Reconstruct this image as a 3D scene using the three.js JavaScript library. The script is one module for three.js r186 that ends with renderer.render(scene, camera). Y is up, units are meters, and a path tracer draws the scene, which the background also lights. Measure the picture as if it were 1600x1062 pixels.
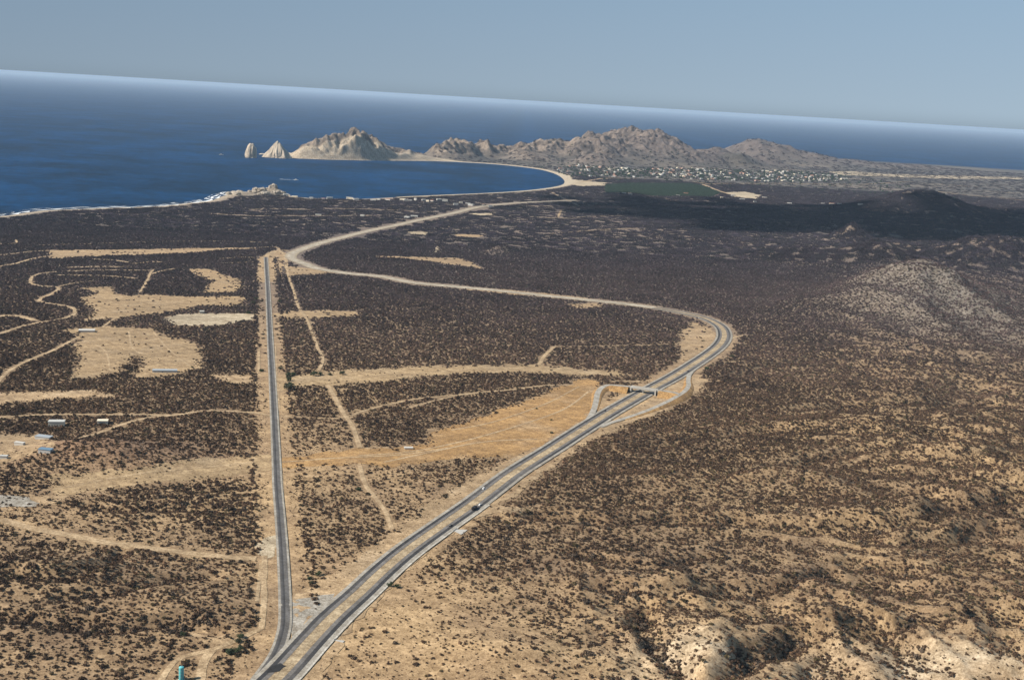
import * as THREE from 'three';
import { ImprovedNoise } from 'three/addons/math/ImprovedNoise.js';
import { mergeGeometries } from 'three/addons/utils/BufferGeometryUtils.js';
import { TessellateModifier } from 'three/addons/modifiers/TessellateModifier.js';

// ------------------------------------------------------------------ camera, sky, sun, exposure
const scene = new THREE.Scene();
const camera = new THREE.PerspectiveCamera(32.872, 1024 / 679, 5, 600000);
camera.position.set(0, 430, 0);
camera.rotation.set(-0.20532, 0, 0.05843, 'YXZ');
scene.add(camera);

const renderer = new THREE.WebGLRenderer({ antialias: true });
renderer.toneMapping = THREE.LinearToneMapping;
renderer.toneMappingExposure = 1.95;
renderer.shadowMap.enabled = true;

const SUN = new THREE.Vector3(-0.74, 0.62, 0.22).normalize();
{
  // a clear hazy sky: pale towards the horizon, deeper blue overhead, paler on the side away from the sun
  const W = 512, H = 256, d = new Float32Array(W * H * 4);
  const stops = [[-90, 0.10, 0.13, 0.16], [-6, 0.285, 0.37, 0.45], [0, 0.285, 0.37, 0.45], [3, 0.255, 0.35, 0.45], [8, 0.205, 0.315, 0.44], [25, 0.11, 0.20, 0.31], [90, 0.06, 0.13, 0.25]];
  for (let j = 0; j < H; j++) {
    const el = ((j + 0.5) / H - 0.5) * 180;
    let k = 1; while (k < stops.length - 1 && stops[k][0] < el) k++;
    const a = stops[k - 1], b = stops[k], t = Math.max(0, Math.min(1, (el - a[0]) / (b[0] - a[0])));
    for (let i = 0; i < W; i++) {
      const az = ((i + 0.5) / W - 0.5) * 2 * Math.PI;              // 0 is +x
      const side = Math.cos(az) , o = (j * W + i) * 4;
      const m = 0.59 * (1 + 0.42 * side);
      d[o] = (a[1] + (b[1] - a[1]) * t) * (m + 0.02 * side); d[o + 1] = (a[2] + (b[2] - a[2]) * t) * m; d[o + 2] = (a[3] + (b[3] - a[3]) * t) * (m - 0.025 * side); d[o + 3] = 1;
    }
  }
  const sky = new THREE.DataTexture(d, W, H, THREE.RGBAFormat, THREE.FloatType);
  sky.mapping = THREE.EquirectangularReflectionMapping; sky.magFilter = THREE.LinearFilter; sky.wrapS = THREE.RepeatWrapping; sky.needsUpdate = true;
  scene.background = sky; scene.environment = sky;
}
const sun = new THREE.DirectionalLight(new THREE.Color(1.0, 0.93, 0.82), 4.2);
sun.position.copy(SUN).multiplyScalar(6000).add(new THREE.Vector3(0, 0, -3000));
sun.target.position.set(0, 0, -3000);
sun.castShadow = true; sun.shadow.radius = 5;
sun.shadow.mapSize.set(4096, 4096);
Object.assign(sun.shadow.camera, { left: -3500, right: 3500, top: 3500, bottom: -3500, near: 10, far: 14000 });
scene.add(sun, sun.target);
scene.fog = new THREE.FogExp2(new THREE.Color(0.58, 0.76, 1.0), 1.75e-5);

// ------------------------------------------------------------------ measured places, in metres (x east-ish, z towards the viewer)
const COAST = [[-1616,-3326],[-1554,-3438],[-1523,-3642],[-1398,-3799],[-1243,-3982],[-1146,-4283],[-1157,-4511],[-1137,-4687],[-1061,-4813],[-973,-4710],[-872,-4592],[-753,-4644],[-655,-4682],[-520,-4872],[-321,-5135],[-158,-5345],[-11,-5571],[116,-5834],[216,-6136],[249,-6407],[239,-6888],[187,-7273],[101,-7531],[-68,-7726],[-241,-7815],[-391,-7811],[-584,-7801],[-745,-7684],[-1043,-7398],[-1263,-7261],[-1406,-7213],[-1472,-7342],[-1406,-7599],[-1140,-8078],[-802,-8262],[-715,-8572],[-489,-9190],[-91,-9716],[475,-10464],[1119,-11177],[1830,-11816],[2921,-12322],[3895,-12636],[4614,-12706],[4918,-12591],[5409,-12610],[6087,-12580],[9000,-15000],[20000,-19000],[20000,14000],[-14000,14000],[-14000,500],[-6500,-1300],[-3600,-2600]];
const HILLS = [[-1139,-7493,154.5,230,230,0.9,0],[-1275,-7327,80.3,120,150,1,0],[-1373,-7291,48.2,70,110,1.1,0],[-1020,-7593,88.8,170,170,0.9,0],[-895,-7701,67,180,160,0.9,0],[-747,-7793,46.7,150,130,0.7,0],[-538,-8063,116,110,140,1.2,0],[-447,-8253,132.1,110,160,1.1,0],[-309,-8455,123.9,130,150,1.1,0],[-102,-8589,107.2,150,170,1,0],[88,-8700,113.3,150,170,1,0],[238,-8765,128.4,140,180,1,0],[426,-8774,147.6,180,220,1,0],[62,-8317,72.4,160,140,1,0],[518,-8278,81.1,150,150,0.9,0],[866,-9377,243.5,420,520,0.6,0],[575,-8840,172.5,220,280,0.8,0],[1135,-9251,150.6,260,300,0.7,0],[1576,-9625,125.4,230,240,0.8,0],[1337,-9067,98.5,160,170,0.8,0],[2154,-10614,201.1,330,380,0.6,0],[2578,-10609,103.6,330,380,0.5,0],[3076,-10934,53.5,340,420,0.4,0],[3740,-11313,30.7,420,420,0.3,0],[1923,-9378,91.7,200,200,0.7,0],[1671,-9123,104.1,200,160,0.8,0],[1922,-5575,104.3,300,330,0.35,0],[1674,-5434,39,220,260,0.4,0],[2232,-5716,37.8,260,260,0.4,0],[2452,-5640,37.4,260,260,0.5,0],[1812,-4898,19,260,180,0.5,0],[926,-2625,98.2,190,230,0.3,0],[1011,-2584,53,200,150,0.3,0],[782,-2547,39.2,170,120,0.3,0],[1180,-4086,47.8,70,70,0.6,0],[1076,-3436,57.8,180,150,0.5,0],[841,-3412,38.3,160,120,0.5,0],[1510,-3609,76.7,200,150,0.6,0],[965,-2460,42.2,160,90,0.5,0],[-45,-3198,19.8,40,45,0.5,0],[-1048,-4639,20.5,45,40,1.2,0],[-1003,-4705,23.4,45,50,1.2,0],[-1099,-4581,10.1,40,30,1,0],[162,-805,15.7,55,60,1,0],[329,-821,9.6,85,55,1,0],[405,-824,14.5,90,60,1,0],[129,-935,10.1,60,30,0.6,0],[14,-798,8.3,70,40,0.6,0],[558,-1358,24.6,90,70,0.8,0],[588,-1279,27.2,90,80,0.8,0],[475,-1482,17.7,140,60,0.6,0],[331,-1258,15.3,120,50,0.6,0],[413,-1147,17.7,120,45,0.7,0],[187,-1223,11.2,110,45,0.5,0],[313,-1393,8.4,130,60,0.5,0],[-453,-1219,16.3,90,60,0.6,0],[-383,-897,10.3,80,40,0.6,0],[-242,-851,8.2,90,40,0.6,0]];
const GULLIES = [[9,13,-27,665,-1292,-1039,[[605,-1224],[581,-1232],[505,-1183],[427,-1116],[384,-1101],[334,-1104],[296,-1108],[253,-1120],[207,-1122],[154,-1113],[101,-1099],[56,-1106],[33,-1110]]],[7,15,105,772,-1524,-1303,[[712,-1457],[672,-1443],[557,-1368],[505,-1448],[426,-1462],[343,-1464],[253,-1422],[165,-1363]]],[6,16,294,1049,-2138,-1724,[[989,-2078],[798,-2009],[693,-1969],[563,-1984],[432,-1893],[354,-1784]]],[9,11,105,518,-965,-697,[[458,-889],[444,-905],[352,-877],[287,-864],[245,-858],[199,-812],[165,-757]]],[5,8,24,366,-1055,-860,[[306,-995],[255,-955],[221,-949],[177,-926],[143,-920],[111,-923],[84,-930]]],[5,12,136,567,-1460,-1183,[[196,-1243],[266,-1269],[363,-1332],[448,-1388],[507,-1400]]],[7,9,57,199,-957,-709,[[125,-897],[117,-852],[130,-808],[139,-769]]],[6,9,270,516,-1080,-931,[[456,-991],[424,-998],[380,-1006],[330,-1020]]],[6,10,288,566,-1176,-1009,[[506,-1116],[457,-1088],[400,-1069],[348,-1084]]],[5,10,349,868,-1784,-1540,[[808,-1673],[734,-1724],[619,-1680],[514,-1646],[409,-1600]]],[4,8,-475,-271,-1015,-813,[[-415,-873],[-406,-876],[-376,-880],[-348,-889],[-335,-928],[-331,-955]]],[4,8,-450,-155,-878,-747,[[-390,-818],[-378,-814],[-336,-808],[-292,-807],[-251,-815],[-215,-809]]],[3,7,-469,-194,-1132,-999,[[-409,-1064],[-363,-1059],[-317,-1072],[-254,-1071]]],[3,7,-405,-183,-973,-795,[[-345,-855],[-307,-863],[-277,-899],[-243,-913]]],[4,9,11,252,-1078,-919,[[71,-1017],[105,-986],[145,-979],[192,-1018]]]];
const HIGHWAY = [[-170.9,-674.8],[-161,-712.2],[-149.8,-752],[-139.2,-801],[-126.9,-850.2],[-113.9,-895.9],[-100.1,-945],[-82.4,-999.3],[-57.9,-1061.4],[-32.1,-1125.4],[9.5,-1234.6],[59,-1346.1],[126.4,-1497.1],[197.1,-1643.7],[254.9,-1759.5],[324.2,-1912.9],[378.2,-2048.3],[402.5,-2150.3],[406.4,-2241.1],[382.6,-2319.4],[326.1,-2382],[243.3,-2434.3],[185.4,-2452.8],[86.7,-2485.5],[-13.3,-2515.8],[-134.2,-2547.3],[-239,-2577],[-307.1,-2635.6],[-395.7,-2662],[-466.5,-2707],[-519.6,-2786.1],[-558.1,-2846.3],[-574.2,-2902.6],[-578.4,-2964.9],[-565,-3080.8],[-547.8,-3179.3],[-507.6,-3344.3],[-463.7,-3547.1],[-398.3,-3743.4],[-329.5,-3984.5],[-242.7,-4269.9],[-184.5,-4503],[-104.9,-4704.6],[17.5,-4907.5],[249,-5168.2]];
const OLD_ROAD = [[-166.4,-707.5],[-165.7,-726.5],[-164.1,-741],[-161.9,-757.3],[-159.9,-780.3],[-162.2,-821.4],[-171.5,-868.7],[-191.2,-957],[-214.6,-1056.6],[-239.3,-1159.7],[-251.8,-1215.3],[-299.3,-1423.8],[-343.4,-1616.5],[-399,-1858.6],[-453.9,-2099.9],[-521.7,-2397.4],[-583.8,-2665.9],[-626.7,-2852.7]];
const RAMP_WEST = [[100.4,-1457.3,0],[109.7,-1490.6,0],[118.4,-1537.1,0.3],[124.1,-1580.9,1],[128.8,-1622.6,2],[136.2,-1651.9,3.2],[145.5,-1664.4,4.4],[156.6,-1661.3,5.6],[171.1,-1654.6,6.6],[189,-1648.8,7],[206.6,-1641.3,7],[227.4,-1636.6,7],[242.3,-1632.6,6],[248.4,-1628.5,5]];
const RAMP_EAST = [[121.7,-1449.6,0],[134.9,-1470.7,0],[155.6,-1495.3,0.3],[178.9,-1523.1,1],[203.9,-1556.7,2],[230.7,-1597.3,3.5],[247.2,-1626.1,4.6],[260.8,-1657.8,4],[271.3,-1698,2.5],[276.7,-1739.3,1],[286.3,-1789.6,0],[300.8,-1833.5,0]];
const TOWN = [[221.6,-7719],[372,-8065.6],[636.5,-8038.5],[1032.2,-8390.2],[1326.7,-8505.6],[1745.2,-8731.9],[2192.8,-8997.4],[2419.8,-8566.7],[2182.2,-7863.8],[1567.7,-7401.7],[1134.9,-7236.7],[729.1,-7164.4],[439,-6934.3],[284.4,-6887.9],[225.1,-7219.9]];
const TRACKS = [[3,[[-169.1,-1271.8],[-112.5,-1298.2],[-55.1,-1350.1],[6.6,-1426],[75.8,-1530.6],[116.9,-1639.7]]],[3,[[-137.3,-1253.5],[-83,-1306],[-24,-1356.2],[39.1,-1380.1]]],[2.5,[[-69.9,-1398.1],[-26.7,-1436.9],[49.8,-1553],[104.1,-1668.2]]],[3,[[-693.8,-1806.2],[-635.7,-1745.3],[-573.8,-1604.3]]],[3,[[-643.1,-1884.8],[-578.1,-1737],[-523.6,-1705.1],[-478,-1716.5]]],[3,[[-600.5,-1885.8],[-542.1,-1772],[-469.1,-1650.8]]],[3,[[-721.1,-2132.7],[-671.1,-2186.9],[-591.3,-2212.6],[-542.7,-2244.6]]],[3,[[-456.5,-1104.6],[-412,-1143.6],[-350.9,-1186],[-277.7,-1229.6]]],[3,[[-250,-1234.3],[-196.3,-1257.4],[-125.9,-1282.9],[-68.8,-1321.1]]],[3,[[-325.5,-1596.9],[-257.7,-1631],[-169.6,-1680.8],[-56.9,-1742.4],[53.2,-1774],[164.1,-1768]]],[3,[[-208.9,-947.2],[-191.7,-857.1]]],[2.5,[[-177.3,-916.1],[-193,-979.7],[-215.7,-1078.2],[-241.7,-1194.1]]],[2.5,[[-298.2,-1449.6],[-338.1,-1621.8],[-385.6,-1835.5]]],[11,[[-612.7,-2789.5],[-628.7,-2876.2],[-634.1,-2953.4],[-623.4,-2997],[-596.2,-2995.5]]],[8,[[-623.4,-2997],[-591.4,-2907.2],[-561.9,-2786.5],[-541,-2684]]],[5,[[-544.9,-2703.3],[-507.5,-2548.2],[-466.9,-2393.9],[-419.4,-2204.7],[-379.5,-2078.2],[-346.2,-1950.5],[-311.9,-1818.6],[-293.7,-1755.6],[-286.3,-1673.5]]],[6,[[-258.6,-1592],[-236,-1520.1],[-211.6,-1441.7],[-194.5,-1393.2],[-181,-1339.2],[-171.8,-1301.6]]],[5,[[-162.4,-1234.8],[-154.4,-1198.2],[-146.1,-1167.7],[-133,-1135.1],[-118.8,-1100.1],[-105.1,-1047.8]]],[6,[[45.3,-1799.7],[56.8,-1874.4],[73.5,-1944.1]]],[3,[[73.5,-1944.1],[134.3,-1965.8],[227.2,-2001.1],[308.2,-2037]]],[4,[[-198.8,-1450.5],[-168.4,-1496.6],[-124.5,-1544.8],[-63.5,-1583.6],[4.2,-1625.5],[41.8,-1655.4],[96.8,-1678.4]]],[3,[[-132,-1494.7],[-87.2,-1557.3],[-63.5,-1583.6]]],[3,[[-291,-1419.4],[-255.4,-1417.7],[-217.6,-1422],[-194.7,-1451.3]]],[9,[[-468.3,-1015],[-433.1,-998.5],[-381.4,-983.7],[-340.5,-969.8],[-302.5,-964.2],[-265.7,-959.4],[-237.6,-956.3],[-215,-956.7]]],[5,[[-209.5,-965],[-199.8,-920.1],[-187.3,-862.9],[-181.7,-833.1],[-179.4,-816.5]]],[4,[[-404.9,-1801.1],[-368.9,-1642.8]]],[5,[[-178.9,-818.5],[-193.5,-798],[-208.6,-781],[-226.6,-766.9],[-230,-749.1],[-229.7,-730.6],[-228.4,-709.7]]],[7,[[-207.2,-781.1],[-208.7,-764],[-203.9,-737],[-199.3,-717]]],[8,[[-1142,-2427.2],[-1131.4,-2495],[-1119.7,-2542.5],[-1117.7,-2612.4],[-1102.3,-2682.9]]],[5,[[-1196.3,-2854.9],[-1103.6,-2928.4],[-1019.2,-2994.5],[-891.9,-3076.9],[-746.8,-3126],[-687.9,-3129.1]]],[5,[[-1313.7,-2831.1],[-1261.4,-2856.9],[-1284.6,-2928.9]]],[7,[[-1219.7,-2626.2],[-1201.1,-2650.8],[-1161.1,-2744.1],[-1127.9,-2780.5]]],[7,[[-835.8,-1789.7],[-828.3,-1818.6],[-823.7,-1862.8],[-807.4,-1918.3],[-787.8,-1951.3],[-780.2,-1991.9],[-788.4,-2031],[-811.7,-2070.2],[-842,-2087.2],[-882.6,-2105.2],[-894.8,-2140.4],[-896.2,-2192],[-913.4,-2266.2],[-934.4,-2270.6],[-954.2,-2271.9],[-981.2,-2299.3],[-997.8,-2335.5],[-1012.9,-2396.9],[-1004.3,-2442.3],[-951.4,-2495.6],[-887.1,-2525],[-815.9,-2542.8]]],[7,[[-971.8,-2412.7],[-926.7,-2430.3],[-856.8,-2438.3],[-811.8,-2427.2]]],[4,[[-915.6,-2281.5],[-900.4,-2332.8],[-871.9,-2366.7]]],[5,[[-744.3,-2251],[-778.8,-2401.3],[-806.5,-2513.5],[-814.6,-2561.1]]],[7,[[-799.9,-2496.9],[-789.5,-2550],[-776.5,-2588]]],[12,[[-898.1,-1949.6],[-889.7,-1955.6],[-859.4,-1962.7],[-842.7,-1949.9],[-821,-1932.5]]],[8,[[-995.4,-2525.3],[-941.8,-2557.9],[-878.1,-2578.1]]],[9,[[-990.8,-2667.3],[-954.1,-2669.4],[-900.6,-2644.6]]],[8,[[-883.5,-2629.2],[-853.3,-2673.9],[-826.2,-2673.8]]],[6,[[-703.1,-3007.5],[-646.7,-3051.2],[-631.1,-3025.6],[-624.6,-2917.4]]],[5,[[-722.9,-2791.5],[-685.5,-2831],[-647.6,-2839.4]]],[4,[[-696.4,-2719],[-631.9,-2771]]],[6,[[-686.6,-1483.1],[-698.1,-1527.9],[-708,-1584.7],[-707.7,-1657.6],[-702,-1723.9],[-703.1,-1819.8]]],[4,[[-695,-1909.7],[-700.2,-1961.2],[-702.1,-1992.1]]],[5,[[-496.8,-1228],[-479,-1306.6],[-464.3,-1352.5],[-444.8,-1382.3],[-422.5,-1395.7],[-384.4,-1425.2],[-327.2,-1426.9],[-303.4,-1419.7]]],[5,[[-622.6,-1342.1],[-597.4,-1355.8],[-570.7,-1367.4],[-476.4,-1388.1],[-422.5,-1395.7]]],[6,[[-498.7,-2093],[-451.8,-2090.4],[-430.3,-2101.3]]],[7,[[32.6,-4274.3],[151.7,-4284.4],[263,-4407.5],[394.8,-4525]]],[8,[[145.9,-4333.8],[167.6,-4651.9]]],[5,[[108.7,-3739.8],[285.4,-3957.2],[429.9,-4085.4]]],[7,[[33.5,-4745.9],[208,-4836.6]]],[6,[[406.1,-2101.7],[423.4,-2131.5],[443.1,-2152.8]]],[5,[[363,-1897.5],[391.8,-1908]]],[6,[[156.9,-1711.1],[199.9,-1720.3]]],[6,[[-934.7,-3991.7],[-880.1,-4047],[-775.7,-4090]]],[5,[[-698.5,-4171.6],[-543.9,-4230.8],[-312.1,-4277.1]]],[5,[[-1017.2,-3801.9],[-890.9,-3805.6],[-794.8,-3853.4],[-634,-3920.3],[-513.2,-3998]]],[5,[[143.5,-5595],[250.2,-4878.3]]],[16,[[320,-6414.7],[554.5,-6943.7],[1020.9,-6992.6],[1114.9,-6854.3]]],[16,[[1063,-6810.8],[1072.9,-6472.6],[1094.6,-6121.6]]],[14,[[1124.8,-6917.3],[1558.4,-7240.4],[2245.8,-7677.1],[2794.2,-8260.9],[3090.8,-8035.3]]],[18,[[2579.7,-7345.1],[2704.7,-7157.8],[2976.8,-6878.9],[3211.1,-6730.9]]]];
const CLEARINGS = [["tan",[[-647.9,-2868.7],[-634.7,-2926.2],[-620.9,-2985.3],[-592.8,-2946],[-570.5,-2805.6],[-542.4,-2640.3],[-516.6,-2488.9],[-565.8,-2471.1],[-610.3,-2676.8]]],["wash",[[-339.8,-1625.4],[-311.6,-1643.5],[-270.7,-1669.1],[-234.3,-1695.4],[-195.3,-1717.6],[-115.4,-1752.1],[-37.9,-1771.1],[40.2,-1800.8],[113.3,-1782.9],[180.3,-1780.5],[178.1,-1753.8],[111.2,-1738.7],[39.7,-1744.1],[-16.8,-1730.1],[-75.2,-1712.6],[-110.8,-1691.8],[-184.9,-1632.1],[-257.1,-1588.5],[-295.6,-1584.4],[-312.9,-1557.9],[-317.4,-1524.5]]],["graded",[[-176.2,-1295.6],[-134.2,-1309.4],[-97.6,-1334.4],[-95,-1378.8],[-73,-1409.1],[-40.1,-1458.9],[-11.7,-1508],[25.7,-1575.9],[66.3,-1647.8],[95.1,-1682],[102.3,-1715.8],[125.9,-1716.8],[139.8,-1703.4],[129.2,-1673.2],[121.7,-1610.1],[115.3,-1544.5],[101.6,-1482.5],[72.3,-1421.2],[42.8,-1359.1],[20.9,-1315.2],[8.2,-1290],[-3.1,-1292.8],[-23.4,-1293.9],[-71.7,-1275.5],[-104.6,-1255],[-123.8,-1237.2],[-164.4,-1239.1],[-205.7,-1227.5],[-248.6,-1213.6],[-255.9,-1245.1],[-215.2,-1268.9]]],["wash",[[-282.3,-1252.7],[-340.3,-1225.2],[-379.6,-1189.4],[-418.7,-1162.5],[-473.6,-1140.3],[-445.4,-1084.9],[-413.2,-1110.1],[-359.5,-1147.2],[-312.4,-1171.8],[-255.8,-1207.8],[-266.1,-1255.4]]],["grey",[[-505.2,-1076.1],[-472,-1080.1],[-453.9,-1070],[-454.3,-1053],[-488.5,-1039.6]]],["tan",[[-508.5,-1083.3],[-462.5,-1087.7],[-439.3,-1093.8],[-434.1,-1067.7],[-448.8,-1057.7],[-472.8,-1081.9]]],["pale",[[-221.2,-1004.1],[-213.4,-1012],[-204.6,-990.7],[-200.1,-966.4],[-205.9,-956.5],[-213.9,-964.4]]],["tan",[[-234.9,-813.2],[-215.4,-809.9],[-193.5,-799.8],[-202.8,-789.2],[-216.6,-787.5]]],["golf",[[-749.8,-1872.1],[-726.6,-1889.8],[-697,-1909.1],[-653.5,-1915.5],[-612.2,-1922.9],[-586.7,-1872.9],[-545.4,-1852],[-496.5,-1793.9],[-473.3,-1731.7],[-459.8,-1644.5],[-481.7,-1601.2],[-529,-1572],[-538.7,-1637.8],[-549.8,-1683.5],[-572.2,-1710.1],[-564.7,-1639.5],[-562.4,-1595.2],[-588.4,-1554.4],[-613.4,-1552.2],[-622.9,-1617.1],[-674.1,-1730.8],[-705,-1824.6]]],["pale",[[-622,-2004.2],[-616.7,-2050.8],[-562.7,-2083.8],[-500.2,-2099.4],[-479.8,-2098.5],[-466.8,-2042.5],[-482.3,-2024.7],[-503.8,-1982.8],[-576.2,-1956.9]]],["golf",[[-753.3,-2598.6],[-733.7,-2607],[-695.1,-2610.9],[-647.9,-2535.8],[-606.1,-2493.4],[-570,-2378.6],[-582.7,-2317.5],[-626.2,-2294.3],[-645.7,-2360.7],[-654.5,-2448.3],[-691.1,-2500.7]]],["golf",[[-749.9,-2211],[-734.1,-2239.5],[-668.4,-2240.1],[-596.9,-2257.2],[-544.4,-2283.3],[-528,-2204.8],[-544.6,-2166.4],[-596.1,-2153.2],[-626.5,-2087.5],[-637,-2064],[-670.3,-2043.9],[-702.1,-1985.7],[-726.3,-1968.4],[-742.8,-1949.7],[-752.8,-2021.9],[-774.5,-2074.6],[-834.3,-2160],[-817.3,-2210.4],[-837.9,-2242.3],[-880.1,-2269.7],[-815.2,-2307.8],[-785.9,-2228.1]]],["tan",[[-1139.7,-2774.8],[-1044,-2832.9],[-921.2,-2897.3],[-851.6,-2938],[-765.4,-2987.4],[-689.2,-3020.4],[-683.6,-2995.7],[-755.8,-2950],[-826.2,-2850.3],[-890.5,-2800.7],[-994.5,-2739.8],[-1083.5,-2636.8]]],["tan",[[-664.6,-1453.2],[-659.8,-1457.6],[-613.5,-1473.8],[-557.1,-1496.2],[-514.9,-1471.4],[-569.7,-1453.1],[-624.5,-1414.7],[-650.1,-1393.8],[-673.3,-1444.7]]],["tan",[[-599.5,-1282.9],[-567.1,-1285.7],[-533.2,-1276],[-490.5,-1222.7],[-501.3,-1198.7],[-523.6,-1181.9],[-545.9,-1165.5]]],["tan",[[-436.4,-1617.3],[-366.3,-1631.3],[-357.7,-1577.8],[-386,-1571.1]]],["golf",[[-449.7,-2108.3],[-411.5,-2157.6],[-340.2,-2185.9],[-279.5,-2176.2],[-307.3,-2131.8],[-360,-2101.2],[-421.7,-2070.8]]],["tan",[[-522.7,-2573.1],[-543.3,-2725.3],[-476.9,-2714.3],[-420.3,-2656.7],[-469.6,-2607.4]]],["tan",[[-401.2,-2970.4],[-281.4,-3005.1],[-149.4,-3024.1],[-110.4,-2945.8],[-77.2,-2846.7],[-111.8,-2869.6],[-211.3,-2927.8],[-293,-2971.2]]],["pale",[[-177.5,-4297.1],[-102.7,-4353.7],[-102.8,-4275.2],[-167.8,-4240.2]]],["pale",[[-350.8,-3584.9],[-282.8,-3609.6],[-278.6,-3512],[-331.9,-3515.2]]],["tan",[[-200.1,-3574.1],[-107.2,-3598],[-116.7,-3531.6],[-190.7,-3516.6]]],["pale",[[-232.7,-3246.7],[-223.9,-3251],[-209,-3097],[-220.1,-3105.8]]],["tan",[[323.6,-2152.3],[357.3,-2261.1],[387.4,-2209.3],[386,-2138.9],[364.6,-2050.5],[329.2,-1960.6],[301.9,-1901.4],[279.8,-1865],[301.6,-2013.7]]],["tan",[[103.4,-2395.6],[133.7,-2349.3],[184.9,-2381],[188.8,-2441.5]]],["tan",[[-150.3,-2551.1],[-35.2,-2543],[79,-2520.4],[175.6,-2474.2],[-5.8,-2483.7],[-90.9,-2507.5]]],["tan",[[296.3,-1787.9],[318.3,-1799],[298.1,-1719.4],[278.6,-1666.4],[258.5,-1631.4],[231.9,-1582.3],[198,-1520.8],[162.8,-1469.6],[129.2,-1414.1],[98.4,-1369.7],[68.6,-1306],[37.5,-1229.6],[9.7,-1162.8],[-1.9,-1130.9],[32.6,-1123.1],[15.5,-1111],[-12.3,-1104.3],[-30.8,-1084.1],[-50.1,-1038.4],[-69.8,-983.7],[-83.2,-944.4],[-94.6,-899.8],[-108.5,-846.6],[-116,-797.7],[-121.3,-746],[-128.3,-711.5],[-141,-710.1],[-134.6,-744.4],[-122.4,-807.3],[-110.4,-859.5],[-79.8,-966.9],[-50.8,-1048.5],[-16.2,-1124.5],[53.1,-1288.1],[143.5,-1494],[197,-1596.2],[259.6,-1726.2]]],["tan",[[-151.7,-919.2],[-138.8,-941.4],[-126,-969.5],[-109.1,-1019.8],[-91.7,-1087.3],[-78.3,-1117.6],[-64.2,-1149.5],[-39.9,-1202],[-13.1,-1244.8],[8.2,-1285],[30.8,-1319.6],[1.7,-1231.1],[-43.1,-1133.1],[-80,-1030.9],[-106.9,-954.2],[-126.2,-895.5],[-144.2,-820],[-151.6,-795.5],[-162.5,-842.3],[-170.2,-880.8],[-162.5,-890]]],["orchard",[[459,-6322.7],[615.7,-6555],[995.3,-6810.8],[1045,-6642.5],[1064.5,-6184.9],[966.8,-5869.6],[650.3,-5702],[555.9,-5844.9],[419.9,-5745.6]]],["pale",[[1087.4,-6199.6],[1233.5,-6376.4],[1276.2,-6150.8],[1191.8,-5858.6],[1099.4,-5921.2]]],["pale",[[2425.9,-9210.4],[2737.9,-9525.8],[2896.4,-9308.6],[3462.5,-9650.9],[4437.9,-10324.2],[4231.9,-9839.4],[3245.6,-9037.5],[2752.6,-8838.9],[2374.1,-8749.3]]],["pale",[[292.5,-6613.2],[397.1,-6526.3],[488.4,-6544],[433.7,-6255.2],[306.1,-6110],[270.9,-6244.1]]],["grey",[[-169.7,-872.7],[-146.3,-888.3],[-132.9,-887.8],[-140.3,-853.9],[-146.6,-819.6],[-152.2,-798.4],[-160.6,-827.8]]]];
const COVER = [[-1310,-3306,1],[-943,-3316,1],[-464,-3958,0.95],[-202,-3339,0.8],[165,-3200,0.85],[742,-4645,1],[1387,-5140,1],[1839,-4829,1],[730,-3344,0.85],[877,-2509,0.8],[735,-2490,0.8],[1079,-2593,0.9],[560,-2208,0.8],[676,-1985,0.72],[855,-2007,0.78],[477,-1855,0.78],[322,-1580,0.9],[564,-1627,0.9],[693,-1602,0.95],[167,-1375,0.85],[324,-1371,0.85],[472,-1340,0.85],[560,-1272,0.95],[80,-1220,0.85],[291,-1209,0.75],[406,-1134,0.8],[522,-1157,0.9],[-19,-1020,0.8],[71,-1011,0.7],[194,-1033,0.7],[321,-1052,0.65],[443,-1049,0.75],[-39,-875,0.25],[40,-910,0.5],[-10,-788,0.2],[122,-925,0.4],[239,-955,0.65],[358,-972,0.7],[432,-946,0.8],[159,-814,0.35],[272,-867,0.9],[118,-871,0.75],[336,-832,0.75],[347,-793,0.25],[152,-766,0.3],[256,-804,0.5],[-89,-857,0.04],[-899,-2110,1],[-709,-1657,0.95],[-464,-1816,0.9],[-636,-2540,0.95],[-751,-2402,1],[-595,-1386,0.95],[-453,-1448,0.85],[-391,-1532,0.8],[-416,-1214,0.62],[-367,-1291,0.66],[-329,-1353,0.8],[-478,-1287,0.7],[-389,-1370,0.9],[-472,-1177,0.7],[-367,-1069,0.85],[-292,-1072,0.9],[-242,-1020,0.85],[-420,-1044,0.4],[-381,-1024,0.38],[-316,-1009,0.38],[-408,-944,0.66],[-318,-924,0.66],[-236,-927,0.48],[-348,-863,0.72],[-268,-854,0.52],[-235,-828,0.8],[-331,-818,0.78],[-349,-780,0.45],[-269,-780,0.45],[-303,-746,0.4],[-186,-769,0.45],[-224,-883,0.55],[-352,-2455,0.95],[-132,-2280,0.9],[123,-2216,0.9],[-213,-1883,0.8],[1,-1938,0.85],[169,-1980,0.75],[233,-2056,0.8],[-456,-2423,0.9],[-336,-1797,0.8],[-172,-1544,0.8],[4,-1660,0.85],[-153,-1386,0.85],[-263,-1457,0.75],[-241,-1342,0.5],[-209,-1246,0.22],[-62,-1225,0.75],[-121,-1238,0.35],[-161,-1124,0.65],[-187,-1120,0.75],[-138,-1053,0.65],[-100,-1175,0.35],[-166,-999,0.72],[-221,-1197,0.15],[-180,-981,0.12],[-144,-941,0.35],[-130,-888,0.04],[-9,-2768,0.8],[-362,-3117,0.95],[-815,-3566,1],[303,-2775,0.9],[592,-2667,0.85]];
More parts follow.
